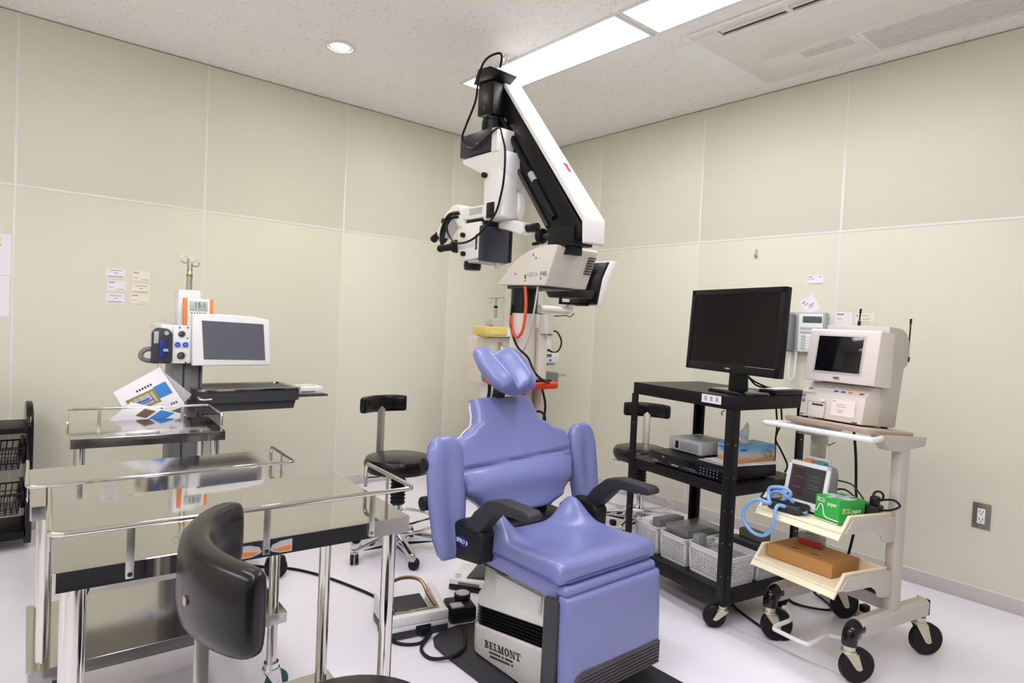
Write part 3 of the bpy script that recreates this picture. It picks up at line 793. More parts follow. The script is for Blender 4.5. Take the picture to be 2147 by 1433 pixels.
# monitor cables
for i, (lab, pts) in enumerate((
    ('black cable hanging from monitor to middle shelf, tied at its middle', [(.22, .17, 1.10), (.30, .17, 1.02), (.41, .15, .975), (.475, .115, .955), (.485, .135, .90), (.482, .125, .82), (.478, .148, .74), (.48, .118, .69), (.485, .085, .63), (.45, .07, .602)]),
    ('second black cable beside it ending at the disc player', [(.26, .19, 1.08), (.38, .20, .985), (.478, .17, .966), (.492, .168, .90), (.488, .152, .80), (.484, .152, .74), (.486, .152, .68), (.47, .145, .625), (.40, .13, .612)]))):
    tag(B().tube([av(*p) for p in pts], .0042, 8, smooth=5).obj('monitor_cable', 'black_plastic'), lab, 'cable')
# disc player on the middle shelf
t = thing('disc_player', 'black disc player with row of small buttons on the middle cart shelf', 'disc player', av(.004, .036, .5955), AVR)
B().bx(0, .335, 0, .435, .008, .058, .002).bx(.02, .06, .03, .07, 0, .009).bx(.02, .06, .37, .41, 0, .009).bx(.27, .31, .03, .07, 0, .009).bx(.27, .31, .37, .41, 0, .009).obj('case', 'black_metal', t)
B().bx(-.004, .001, 0, .435, .010, .057, .0012).obj('front_panel', 'black_gloss', t)
B().bx(-.0055, -.0035, .235, .42, .030, .052, .0008).obj('disc_tray', 'black_plastic', t)
b = B()
for r_ in range(3):
    for c_ in range(6): b.cyl((-.0055, .03+.018*c_, .020+.012*r_), (-.0035, .03+.018*c_, .020+.012*r_), .003, n=8)
for c_ in range(6): b.bx(-.0055, -.0035, .150+.012*c_, .156+.012*c_, .020, .024)
b.obj('buttons', 'mid_grey', t)
text('lettering', 'BD', .011, (-.0058, .34, .043), FACE_NEG_X, 'light_grey', t)
b = B(); b.bx(-.0045, -.0038, .25, .29, .017, .022).bx(-.0045, -.0038, .37, .41, .017, .019); b.obj('print', 'light_grey', t)
# printer, papers and tissue box lying on the player
t = thing('photo_printer', 'small silver printer standing on the disc player at its left end', 'printer', av(.110, .255, .6545), AVR)
B().bx(0, .20, 0, .20, .004, .062, .004).bx(.01, .04, .01, .04, 0, .005).bx(.16, .19, .16, .19, 0, .005).bx(.01, .04, .16, .19, 0, .005).bx(.16, .19, .01, .04, 0, .005).obj('case', 'light_grey', t)
B().bx(-.002, .001, .02, .13, .012, .05, .001).obj('paper_slot', 'device_grey', t)
B().bx(-.003, .001, .140, .158, .014, .048, .001).obj('button_plate', 'black_plastic', t)
B().bx(.03, .16, .03, .16, .0615, .064, .001).obj('top_cover', 'device_grey', t)
for i, (u, v, a, lab, m) in enumerate(((.06, .055, .02, 'grey leaflet lying under the tissue box', 'paper_grey'), (.08, .06, -.14, 'white paper sheet under the tissue box', 'paper'))):
    k = tag(B().bx(0, .29, 0, .17, 0, .0016).obj('paper_sheet', m), lab, 'paper')
    k.location = av(u, v, .6545+.0018*i); k.rotation_euler = (0, 0, AVR+a)
t = thing('tissue_box', 'printed tissue box with blue sky and sand picture', 'tissue box', av(.150, .085, .6585), AVR-.03)
B().bx(0, .235, 0, .118, 0, .072, .002).obj('carton', 'tissue_print', t)
b = B(); b.bx(.06, .175, .042, .076, .0715, .0727); b.obj('opening', 'clear', t)
def tissue(u, v):
    x = .085+.05*u+.01*math.sin(6*v); r = .012+.02*u
    a = PI*(v-.5)*1.2
    return (.07+.075*v+.012*math.sin(9*u), .058+.014*math.sin(5*v+4*u)*(.3+u), .072+.10*u*(.55+.45*math.sin(4.5*v+.6)))
B().grid(tissue, 10, 14).obj('tissue', 'tissue', t, fix=False, ang=80)
# printed animal outline on the long side
b = B()
def stroke(b, pts, r=.0012): b.tube([(x, -.0004, z) for x, z in pts], r, 5, smooth=3)
stroke(b, [(.145, .046), (.15, .052), (.16, .05), (.168, .04), (.175, .052), (.185, .05), (.19, .04), (.2, .046), (.206, .034), (.206, .016)])
stroke(b, [(.145, .046), (.152, .038), (.162, .03), (.17, .03), (.17, .014)]); stroke(b, [(.178, .03), (.178, .014)]); stroke(b, [(.196, .03), (.198, .014)])
b.obj('print', 'print_brown', t)
b = B(); b.bx(-.0006, .0002, .05, .10, .045, .048).bx(-.0006, .0002, .03, .09, .036, .039).bx(-.0006, .0002, .08, .11, .054, .06); b.bx(.01, .05, -.0006, .0002, .052, .06); b.obj('print_blue', 'ink_blue', t)
# baskets on the bottom shelf
def basket(u0, u1, v0, v1, label, h=.122, z=.1605):
    t = thing('plastic_basket', label, 'basket', av((u0+u1)/2, (v0+v1)/2, z), AVR, 'white lattice baskets on the bottom cart shelf')
    a, c = (u1-u0)/2, (v1-v0)/2; k = .93
    B().bx(-a*k, a*k, -c*k, c*k, 0, .004, .001).obj('bottom', 'white_plastic', t)
    b = B(); ring = rrect(-a, a, -c, c, .014, h, 4)
    b.tube(ring, .0042, 6, closed=True); b.obj('rim', 'white_plastic', t)
    for ax, sg in ((0, -1), (0, 1), (1, -1), (1, 1)):
        L_ = c if ax == 0 else a; D = a if ax == 0 else c
        b = B(); th = .0022
        def bar(s0, s1, z0, z1):
            for q in ((0),):
                pts = []
                for zz in (z0, z1):
                    kk = k + (1-k)*zz/h
                    for s in (s0, s1):
                        for dd in (-th/2, th/2):
                            d_ = sg*(D*kk+dd)
                            pts.append((d_, s*kk, zz) if ax == 0 else (s*kk, d_, zz))
                vs = [b.bm.verts.new(p) for p in pts]
                for f in ((0, 1, 3, 2), (4, 6, 7, 5), (0, 4, 5, 1), (2, 3, 7, 6), (0, 2, 6, 4), (1, 5, 7, 3)): b.bm.faces.new([vs[i] for i in f])
        bar(-L_, L_, 0, .012); bar(-L_, L_, h-.020, h)
        bar(-L_, -L_+.010, 0, h); bar(L_-.010, L_, 0, h)
        n = int((2*L_-.02)/.0105)
        for i in range(n+1): s = -L_+.010+(2*L_-.02)*i/n; bar(s-.0022, s+.0022, .01, h-.018)
        m = int((h-.03)/.0105)
        for i in range(m+1): zz = .011+(h-.031)*i/m; bar(-L_+.008, L_-.008, zz-.0022, zz+.0022)
        b.obj('lattice_wall', 'white_plastic', t, smooth=False, fix=True)
    return t
basket(.045, .245, .435, .588, 'white lattice basket at the far end of the bottom cart shelf')
basket(.045, .290, .258, .418, 'white lattice basket with clear lidded box, second on the bottom shelf')
basket(.050, .205, .012, .243, 'white lattice basket nearest the front cart post')
basket(.225, .415, .012, .205, 'white lattice basket behind the front one at the right')
def box_in(name, u, v, z, d, m, label, cat='box', rot=(0, 0, 0), bev=.002):
    o = tag(B().box((0, 0, d[2]/2), d, bev=bev).obj(name, m), label, cat); o.location = av(u, v, z); o.rotation_euler = (rot[0], rot[1], AVR+rot[2]); return o
box_in('file_box', .125, .535, .166, (.13, .055, .135), 'white_plastic', 'white file box standing in the far basket')
box_in('file_box', .150, .475, .166, (.16, .05, .150), 'mid_grey', 'grey cardboard file box standing in the far basket', rot=(0, .03, 0))
t = thing('lidded_box', 'black box with clear plastic lid in the second basket', 'box', av(.172, .337, .166), AVR)
B().box((0, 0, .055), (.20, .125, .11), bev=.003).obj('case', 'black_plastic', t)
B().box((0, 0, .132), (.215, .14, .042), bev=.006).obj('lid', 'clear_grey', t)
B().box((0, 0, .1175), (.19, .115, .010), bev=.003).obj('contents', 'dark_grey', t)
box_in('grey_carton', .085, .215, .166, (.05, .035, .155), 'device_grey', 'upright grey carton in the front basket')
for i in range(3):
    box_in('plastic_tray', .128, .115, .235+.012*i, (.13, .16, .010), 'white_plastic' if i < 2 else 'clear', ('lowest', 'middle', 'topmost')[i]+' white plastic tray stacked in the front basket', 'tray', rot=(0, 0, .03*(i-1)))
box_in('file_box', .345, .125, .166, (.05, .13, .165), 'cardboard_grey', 'brown grey cardboard box in the rear basket', rot=(0, -.05, 0))
box_in('file_box', .275, .125, .166, (.06, .15, .135), 'dark_grey', 'dark box with pale top in the rear basket')
# power strip and cable tangle on the floor behind and under the cart
t = thing('power_strip', 'white power strip with plugs on the floor beyond the cart', 'power strip', (-.80, -1.66, 0.0005), -.5)
B().bx(-.16, .16, -.03, .03, 0, .035, .006).obj('body', 'white_plastic', t)
for k in range(4): B().box((-.11+.073*k, 0, .05), (.035, .04, .032), bev=.006).obj('plug', 'black_plastic' if k % 2 else 'white_plastic', t)
for i, (lab, pts) in enumerate((
    ('black cable tangle on the floor beyond the cart end', [(-.52, -2.05, .006), (-.60, -1.98, .006), (-.72, -1.98, .02), (-.80, -2.06, .006), (-.72, -2.14, .006), (-.62, -2.10, .012), (-.66, -1.98, .018), (-.80, -1.94, .006), (-.95, -2.02, .006), (-.97, -2.12, .006)]),
    ('black cable loop on the floor under the cart', [(-.95, -2.62, .006), (-1.05, -2.72, .006), (-1.12, -2.86, .006), (-1.16, -2.98, .006), (-1.10, -2.99, .006), (-1.02, -2.90, .006), (-.9, -2.80, .006), (-.7, -2.7, .006)]),
    ('thin cable bundle on the floor behind the trolley', [(-.70, -2.75, .006), (-.78, -2.86, .006), (-.74, -2.98, .012), (-.66, -2.96, .006), (-.60, -2.86, .02), (-.52, -2.95, .006), (-.44, -2.9, .006)]))):
    tag(B().tube(pts, .0055, 8, smooth=6).obj('floor_cable', 'black_plastic'), lab, 'cable')
t = thing('power_strip', 'beige power strip on the floor behind the trolley castors', 'power strip', (-.62, -3.03, 0.0005), 1.15)
B().bx(-.15, .15, -.028, .028, 0, .03, .005).obj('body', 'beige', t)
for k in range(3): B().box((-.08+.075*k, 0, .045), (.03, .036, .03), bev=.005).obj('plug', 'black_plastic', t)

# ================================================================== beige instrument trolley with recorder
EO, ER = Vector((-1.24, -3.275, 0)), -.18
EM = Matrix.Translation(EO) @ Matrix.Rotation(ER, 4, 'Z')
ec = lambda u, v, z: tuple(EM @ Vector((u, v, z)))
t = thing('instrument_trolley', 'beige medical trolley with two cream trays at the right', 'trolley', EO, ER)
EW = .33
for y, s in ((0, -1), (EW, 1)):
    b = B()
    R = [[(x, y+dy, zc+dz) for dy, dz in ((-.025, -.028), (-.012, -.036), (.012, -.036), (.025, -.028), (.027, .02), (.012, .034), (-.012, .034), (-.027, .02))] for x, zc in ((.015, .188), (.12, .190), (.30, .190), (.455, .188))]
    b.loft(R); b.obj('base_beam', 'beige', t)
    B().box((.462, y, .187), (.014, .05, .064), bev=.006).obj('end_cap', 'black_plastic', t)
    b = B(); b.tube([(.03, y, .192), (.004, y, .188), (-.012, y, .168), (-.016, y, .135)], lambda q: .030-.004*q, 14, smooth=4); b.obj('elbow', 'black_gloss', t)
    b = B(); b.box((.235, y, .52), (.060, .040, .63), bev=.008); b.obj('post', 'beige', t)
    b = B(); b.prism([(.06, .882), (.37, .858), (.36, .825), (.20, .812), (.12, .822)], 1, y-.022, y+.022, .004); b.obj('top_bracket', 'beige', t)
    caster(t, (-.014, y, 0), .0625, .03, -.45 if y == 0 else -.5, h=.135)
    caster(t, (.44, y, 0), .0625, .03, -.50 if y == 0 else -.4, h=.150)
cb = B().bx(.222, .248, .02, EW-.02, .205, .345, .003).obj('cross_panel', 'beige', t)
B().bx(.218, .224, .045, .11, .255, .29, .002).obj('inlet_socket', 'black_plastic', cb)
T = Matrix.Translation((.01, .165, .903)) @ Matrix.Rotation(.09, 4, 'Y')
b = B(); b.loft([rrect(-.0, .302, -.174, .174, .03, -.019), rrect(-.003, .305, -.177, .177, .03, -.015), rrect(-.003, .305, -.177, .177, .03, -.003), rrect(0, .302, -.174, .174, .03, 0)])
b.xf(T).obj('tabletop', 'tan_top', t)
b = B(); b.tube([(.10, .168, -.030), (.02, .205, -.036), (-.035, .222, -.040), (-.052, .20, -.040), (-.052, .10, -.038), (-.052, -.08, -.036), (-.046, -.19, -.034), (-.02, -.205, -.034), (.04, -.19, -.030), (.10, -.165, -.028)], .0105, 10, smooth=5)
b.xf(T).obj('handle_bar', 'white_plastic', t)
b = B(); b.tube([(.03, .30, .135), (.05, .30, .12), (.055, .285, .10), (.03, .27, .095), (-.06, .262, .095), (-.088, .25, .095), (-.092, .235, .095), (-.085, .13, .095), (-.06, .115, .095), (.03, .125, .095), (.06, .115, .098), (.06, .07, .11), (.03, .02, .14)], .008, 8, smooth=4)
b.obj('foot_bar', 'white_plastic', t)
b = B(); b.tube([(.20, .235, .80), (.155, .235, .79), (.15, .235, .80), (.15, .235, .83)], .0025, 6); b.obj('hook', 'steel_dull', t)
for z, tl, lab in ((.554, .052, ''), (.353, .05, '')):
    T1 = Matrix.Translation((-.117 if z > .5 else -.125, .165, z)) @ Matrix.Rotation(tl, 4, 'Y')
    b = B(); w = .172; dp = .30
    b.bx(0.0, dp, -w, w, -.010, -.002, .002)
    b.prism([(-.012, -.030), (.006, -.004), (.012, -.002), (.012, -.012), (-.004, -.034)], 1, -w, w, .001)
    for s in (-1, 1):
        b.prism([(-.012, -.032), (.006, -.004), (.045, .050), (dp, .050), (dp, .043), (.05, .043), (.016, -.010), (-.004, -.036)], 1, s*w, s*(w-.010), .0015)
        b.prism([(0, -.01), (.045, .046), (dp, .046), (dp, -.01)], 1, s*(w-.001), s*(w-.005), .0)
    b.bx(dp-.006, dp, -w, w, -.01, .046, .002)
    tr = b.xf(T1).obj('tray', 'cream', t)
    for s in (-1, 1):
        b = B(); b.prism([(.02, -.004), (.055, .038), (dp+.02, .038), (dp+.04, .03), (dp+.04, -.06), (.28, -.06), (.25, -.055), (.235, -.03), (.20, -.012), (.05, -.012)], 1, s*(w+.001), s*(w+.007), .0015)
        b.xf(T1).obj('tray_arm', 'beige', t)

# recorder on the tilted tabletop
RM = EM @ T
r = thing('patient_monitor', 'beige bedside recorder with black screen and printer door', 'patient monitor'); r.matrix_world = RM
b = B(); b.prism([(.070, .006), (.27, .006), (.27, .15), (.128, .150), (.078, .106)], 1, -.102, .156, .004)
b.obj('base_unit', 'beige_light', r)
b = B()
for x in (.09, .25):
    for y in (-.085, .14): b.cyl((x, y, .0004), (x, y, .007), .012, n=12)
b.obj('feet', 'black_plastic', r)
hd = B().prism([(.064, .152), (.076, .352), (.082, .358), (.165, .356), (.178, .152)], 1, -.134, .150, .008, 3).obj('display_head', 'beige_light', r)
fx = lambda z: .064+.012*(z-.152)/.2
b = B(); tf = Matrix.Translation((.064, 0, .152)) @ Matrix.Rotation(.06, 4, 'Y')
b.bx(-.0022, .004, -.082, .114, .032, .186, .0015); b.xf(tf).obj('bezel', 'beige', hd)
B().bx(-.0035, .004, -.074, .106, .040, .178, .0008).xf(tf).obj('screen', 'black_gloss', hd)
text('lettering', 'NEC', .013, (.0632, .012, .168), (PI/2-.0, -.0, -PI/2), 'ink', hd, bold=.0004)
b = B(); b.prism([(.165, .006), (.285, .006), (.300, .235), (.322, .25), (.328, .30), (.318, .345), (.295, .372), (.262, .386), (.172, .386), (.172, .16)], 1, -.108, .146, .006, 2, .5)
b.obj('rear_housing', 'beige', r)
b = B(); b.bx(.0685, .074, .048, .118, .008, .066, .001); dr = b.obj('printer_door', 'beige_light', r)
B().bx(.0675, .07, .055, .102, .054, .0615, .0005).obj('paper_slot', 'ink', dr)
b = B(); b.tube([(.0684, .12, .007), (.0684, .12, .067), (.0684, .046, .067), (.0684, .046, .007)], .0008, 4, closed=True); b.obj('door_outline', 'ink', dr)
B().bx(.068, .074, .052, .068, .072, .081, .001).obj('door_button', 'white_plastic', r)
lb = B().bx(.0692, .0703, -.072, .022, .026, .088).obj('label_card', 'card_pink', r)
b = B()
for (y0, y1, z0, z1) in ((.005, .018, .080, .083), (-.03, .0, .070, .072), (-.005, .0, .060, .064), (-.015, -.01, .060, .064), (-.025, -.02, .060, .064), (-.035, -.03, .06, .064), (-.03, -.0, .048, .050), (-.025, -.005, .04, .043)): b.bx(.0685, .0693, y0, y1, z0, z1)
b.obj('label_print', 'ink_soft', lb)
b = B(); b.bx(.0685, .071, -.085, -.065, .008, .012).bx(.0685, .071, .135, .152, .012, .016).bx(.0685, .071, .09, .146, .0995, .101); b.obj('print', 'ink', r)
for zc in (.088, .068): B().torus((.0697, .142, zc), .005, .0014, (1, 0, 0), 14, 6).obj('jack', 'ink', r)
# sloping key strip
kt = Matrix.Translation((.078, 0, .106)) @ Matrix.Rotation(-math.atan2(.044, .05), 4, 'Y')
for y, m in ((.13, 'mid_grey'), (.098, 'white_plastic'), (.066, 'white_plastic'), (.034, 'white_plastic'), (.022, 'ink_blue'), (-.006, 'ink_blue'), (-.034, 'orange'), (-.078, 'ink_red')):
    B().box((.018 if m in ('ink_blue', 'orange', 'ink_red', 'mid_grey') else .042, y, .0008), (.009, .017, .0016), bev=.0005).xf(kt).obj('key', m, r)
for lab, pts in (('a', [(.322, -.105, .265), (.319, -.105, .31), (.312, -.106, .40), (.310, -.106, .432)]), ('b', [(.20, .03, .385), (.20, .03, .41), (.20, .03, .455)])):
    an = B().tube(pts, .0028, 8, smooth=3).obj('antenna', 'black_plastic', r)
    B().cyl(pts[0], tuple(Vector(pts[0])+Vector((0, 0, .02))), .006, n=10).cyl(tuple(Vector(pts[-1])-Vector((0, 0, .02))), pts[-1], .0042, n=8).obj('antenna_base', 'black_plastic', an)
# things in the upper tray
T1M = EM @ Matrix.Translation((-.117, .165, .554)) @ Matrix.Rotation(.052, 4, 'Y')
tr1 = lambda x, y, z: tuple(T1M @ Vector((x, y, z)))
bp = thing('pressure_monitor', 'grey blood pressure monitor with dark display leaning in upper tray', 'patient monitor'); bp.matrix_world = T1M @ Matrix.Translation((.118, .062, .0)) @ Matrix.Rotation(.05, 4, 'Z')
b = B(); b.prism([(0, .005), (.10, -.001), (.10, .150), (.085, .178), (.045, .186), (.030, .178)], 1, -.078, .078, .012, 3); b.obj('case', 'device_grey', bp)
FT = Matrix.Translation((.001, 0, .006)) @ Matrix.Rotation(.168, 4, 'Y')
b = B(); b.bx(-.008, .006, -.086, -.070, 0, .180, .004).bx(-.008, .006, .070, .086, 0, .180, .004).bx(-.008, .006, -.086, .086, 0, .032, .004).bx(-.008, .006, -.086, .086, .162, .180, .004)
b.xf(FT).obj('front_frame', 'white_plastic', bp)
sc_ = B().bx(-.003, .004, -.072, .072, .030, .164).xf(FT).obj('display', 'dark_grey', bp)
for zc in (.138, .100, .060): B().bx(-.0045, -.002, .012, .055, zc-.015, zc+.015).xf(FT).obj('digit_window', 'led_maroon', sc_)
b = B()
for zc in (.157, .119, .079): b.bx(-.0045, -.002, .02, .05, zc-.0008, zc+.0008)
for zc in (.13, .115, .095, .085): b.bx(-.0045, -.002, -.055+.01*random.random(), -.01, zc-.0008, zc+.0008)
b.xf(FT).obj('print', 'mid_grey', sc_)
B().box((.055, .022, .186), (.03, .035, .008), bev=.002).obj('alarm_button', 'orange', bp)
B().box((.055, -.03, .186), (.03, .035, .008), bev=.002).obj('mode_button', 'teal', bp)
B().tube([(.075, .05, .178), (.08, .05, .197), (.08, -.05, .197), (.075, -.05, .178)], .006, 8).obj('carry_handle', 'white_plastic', bp)
g = thing('paper_box', 'green ECG paper carton standing in the upper tray', 'box'); g.matrix_world = T1M @ Matrix.Translation((.075, -.066, .0004)) @ Matrix.Rotation(-.10, 4, 'Z')
B().bx(0, .135, -.05, .05, 0, .088, .0015).obj('carton', 'green_box', g)
text('lettering', 'ECG', .021, (-.0008, .026, .072), (PI/2, 0, -PI/2), 'paper_cream', g, sx=.8, bold=.0003)
text('lettering', 'paper', .021, (-.0008, -.020, .066), (PI/2, 0, -PI/2), 'paper_cream', g, sx=.8, bold=.0003)
text('lettering', 'ECG paper', .026, (.066, -.0508, .048), (PI/2, 0, 0), 'paper_cream', g, sx=.85, bold=.0003)
b = B(); pts = [(.05, .03), (.042, .031), (.036, .045), (.03, .056), (.022, .056), (.016, .045), (.010, .022), (.0, .014), (-.02, .0125), (-.05, .012)]
b.tube([(-.0006, y, z) for y, z in pts], .002, 6, smooth=4); b.bx(-.0008, .0, -.05, .05, .0, .003); b.obj('curve_print', 'white_plastic', g)
B().bx(-.0005, .0005, -.05, .05, .003, .011).obj('band_print', 'green_dark', g)
b = B(); b.bx(.04, .09, -.05, .05, .088, .0888).bx(.0, .135, -.008, .008, .088, .0888); b.obj('flap_print', 'white_piping', g)
def cable(name, pts, rr, m, lab, f=tr1, cat='cable', sm=6):
    return tag(B().tube([f(*p) for p in pts], rr, 8, smooth=sm).obj(name, m), lab, cat)
cable('air_hose', [(.05, .045, .012), (.035, .05, .045), (.02, .085, .07), (.02, .12, .062), (.025, .125, .035), (.03, .10, .03), (.03, .07, .05), (.025, .05, .075), (.02, .08, .088), (.01, .13, .075), (.0, .125, .04),
     (-.02, .10, .026), (-.04, .10, .03), (-.045, .14, .03), (-.04, .19, -.01), (-.035, .205, -.06), (-.03, .165, -.10), (-.03, .11, -.10), (-.03, .075, -.06), (-.03, .07, -.02), (-.01, .075, .022), (.02, .05, .02), (.06, .0, .012)], .0068, 'hose_blue', 'light blue air hose coiled over the edge of the upper tray', cat='hose')
k = thing('cuff_pouch', 'black cuff pouch under the blue hose in the upper tray', 'pouch'); k.matrix_world = T1M @ Matrix.Translation((.055, .075, .0006)) @ Matrix.Rotation(.15, 4, 'Z')
b = B(); b.box((0, 0, .017), (.10, .13, .034), bev=.014, seg=3); b.obj('body', 'black_soft', k); B().box((-.02, 0, .035), (.05, .10, .006), bev=.002).obj('flap', 'black_plastic', k)
k = thing('power_adapter', 'black power adapter block at the right rear of the upper tray', 'adapter'); k.matrix_world = T1M @ Matrix.Translation((.25, -.115, .0006)) @ Matrix.Rotation(.2, 4, 'Z')
B().box((0, 0, .035), (.07, .085, .07), bev=.008).obj('body', 'black_plastic', k)
B().box((.0, -.02, .085), (.035, .03, .035), bev=.008).obj('plug', 'black_plastic', k)
B().torus((0, -.03, .105), .016, .004, (1, .4, 0), 18, 6).obj('cord_loop', 'black_plastic', k)
cable('black_cord', [(.22, .0, .13), (.24, -.05, .125), (.25, -.085, .09), (.25, -.10, .07)], .003, 'black_plastic', 'thin black cord arching from monitor back to adapter')
cable('black_cord', [(.22, .01, .09), (.235, -.03, .10), (.24, -.07, .075), (.235, -.04, .06), (.225, .0, .05)], .0035, 'black_plastic', 'black cord bunched behind the green carton')
cable('black_cord', [(.26, -.125, .07), (.27, -.15, .09), (.275, -.19, .10), (.27, -.215, .085), (.255, -.19, .065), (.245, -.15, .055), (.24, -.13, .05)], .004, 'black_plastic', 'black cord loop sticking out over the tray right end')
cable('black_cord', [(.02, .16, .05), (.0, .155, .032), (.012, .10, .03), (.02, .04, .03), (.05, .0, .02)], .004, 'black_plastic', 'black cord lying over the front of the upper tray')
tag(B().tube([ec(.26, .20, .86), ec(.27, .19, .75), ec(.285, .19, .62), ec(.30, .19, .5), ec(.29, .20, .38), ec(.26, .21, .26)], .0055, 8, smooth=6).obj('trolley_cable', 'black_plastic'), 'black power cord running down behind the trolley', 'cable')
# things in the lower tray
T2M = EM @ Matrix.Translation((-.125, .165, .353)) @ Matrix.Rotation(.05, 4, 'Y')
k = thing('cardboard_box', 'shallow brown cardboard box filling the lower tray', 'box'); k.matrix_world = T2M @ Matrix.Translation((.075, .03, .0006)) @ Matrix.Rotation(.10, 4, 'Z')
B().bx(0, .20, -.128, .128, 0, .050, .0015).obj('carton', 'cardboard', k)
for y in (-.035, .045): B().box((.055, y, .0503), (.008, .028, .0008), bev=0).obj('hand_hole', 'ink', k)
k = thing('plastic_packet', 'clear packet with red print on the cardboard box', 'packet'); k.matrix_world = T2M @ Matrix.Translation((.215, .075, .052)) @ Matrix.Rotation(.25, 4, 'Z')
B().box((0, 0, .024), (.03, .10, .045), bev=.006).obj('bag', 'clear_grey', k)
B().box((-.0155, 0, .014), (.001, .09, .02)).obj('print', 'ink_red', k)
# ================================================================== floor-stand microscope behind the chair
SR = Vector((-1.50, -1.72, 0))
ms = thing('surgical_microscope', 'white and black floor-stand microscope towering behind the blue chair', 'microscope', SR)
MT = Matrix.Translation(-SR)
def mo(b, name, m, parent=None, **k): return b.xf(MT).obj(name, m, parent or ms, **k)
# base and column
b = B(); b.loft([rrect(-1.68, -1.20, -2.06, -1.56, .08, .05), rrect(-1.68, -1.20, -2.06, -1.56, .08, .12), rrect(-1.65, -1.24, -2.02, -1.60, .07, .15)]); mo(b, 'base', 'scope_cream')
for x in (-1.63, -1.26):
    for y in (-2.0, -1.62): twin_caster(ms, (x-SR.x, y-SR.y, .0), .028, random.random()*6, 'dark_grey')
b = B(); b.lathe([(.075, .14), (.075, .17), (.066, .18), (.066, .98)], (-1.5, -1.72, 0)); b.lathe([(.066, .99), (.066, 1.275)], (-1.5, -1.72, 0)); mo(b, 'column', 'scope_cream')
b = B(); b.lathe([(.0655, .975), (.0655, .995)], (-1.5, -1.72, 0)); mo(b, 'column_joint', 'ink')
b = B(); b.lathe([(.0695, 1.27), (.0695, 1.405)], (-1.5, -1.72, 0)); mo(b, 'column_collar', 'scope_black')
b = B(); b.bx(-1.445, -1.395, -1.80, -1.70, .62, 1.20, .008); mo(b, 'cable_duct', 'scope_cream')
b = B(); b.bx(-1.455, -1.405, -1.85, -1.79, 1.17, 1.27, .006); mo(b, 'duct_box', 'scope_cream')
# drive head
hp = [(-1.619, 1.410), (-1.622, 1.418), (-1.651, 1.448), (-1.690, 1.483), (-1.733, 1.516), (-1.775, 1.542), (-1.819, 1.562), (-1.860, 1.575), (-1.904, 1.585), (-1.986, 1.593), (-2.038, 1.591), (-2.046, 1.580), (-1.975, 1.402)]
b = B(); b.prism(hp, 0, -1.600, -1.430, .008, 3, .9); mo(b, 'drive_housing', 'scope_cream')
b = B(); b.prism(hp, 0, -1.4285, -1.318, .010, 3, .9); rc = mo(b, 'rear_cover', 'scope_cream')
b = B()
for k in range(7):
    z = 1.475+.0125*k; y = -1.975-.071*(z-1.402)/.178
    b.box((-1.352, y-.004, z), (.046, .010, .005))
mo(b, 'vent_slots', 'ink', rc)
text('lettering', 'LEICA', .028, (-1.6008-SR.x, -1.885-SR.y, 1.455), FACE_NEG_X, 'ink_soft', ms, bold=.0004)
text('lettering', 'F40', .032, (-1.6008-SR.x, -1.962-SR.y, 1.456), FACE_NEG_X, 'mid_grey', ms, bold=.0006)
b = B(); b.bx(-1.6025, -1.599, -1.838, -1.828, 1.435, 1.457, .001); mo(b, 'power_switch', 'green_led')
b = B(); b.bx(-1.601, -1.599, -1.842, -1.824, 1.424, 1.427); mo(b, 'switch_print', 'ink_red')
b = B()
for y, z in ((-1.757, 1.462), (-1.905, 1.535), (-1.945, 1.435), (-1.885, 1.55)): b.cyl((-1.6025, y, z), (-1.599, y, z), .0055, n=10)
mo(b, 'screws', 'mid_grey')
b = B(); b.bx(-1.57, -1.36, -1.93, -1.66, 1.392, 1.408, .003); mo(b, 'under_plate', 'dark_grey')
# arm
ap = [(-1.505, 2.500), (-2.150, 1.672), (-2.150, 1.635), (-2.09, 1.60), (-1.955, 1.60), (-1.925, 1.665), (-1.49, 2.31), (-1.40, 2.40), (-1.40, 2.51)]
b = B(); b.prism(ap, 0, -1.556, -1.47, .004); mo(b, 'arm', 'scope_black')
# recessed side of the arm: rail and gas spring
dr = Vector((0, -.645, -.828)).normalized()
for off, r_, m, nm, x in ((.075, .016, 'scope_black', 'gas_spring', -1.562), (.135, .010, 'dark_grey', 'arm_rod', -1.560)):
    n_ = Vector((0, .79, -.61)); p = Vector((x, -1.545, 2.40)) + n_*off; q = p + dr*.80
    mo(B().cyl(p, q, r_, n=14), nm, m)
p = Vector((-1.562, -1.545, 2.40)) + Vector((0, .79, -.61))*.075 + dr*.50
mo(B().cyl(p, p+dr*.055, .0168, n=14), 'spring_label', 'light_grey')
mo(B().cyl((-1.562, -1.56, 2.26), (-1.555, -1.56, 2.26), .022, n=22), 'pivot_cap', 'dark_grey')
mo(B().torus((-1.5622, -1.56, 2.26), .018, .002, (1, 0, 0), 22, 6), 'pivot_ring', 'light_grey')
# white cover on the outer side
wp = [(-1.43, 2.575), (-1.475, 2.565), (-2.185, 1.705), (-2.185, 1.595), (-2.168, 1.59), (-2.160, 1.69), (-1.50, 2.505), (-1.43, 2.545)]
b = B(); b.prism(wp, 0, -1.565, -1.435, .005); wc = mo(b, 'arm_cover', 'scope_white')
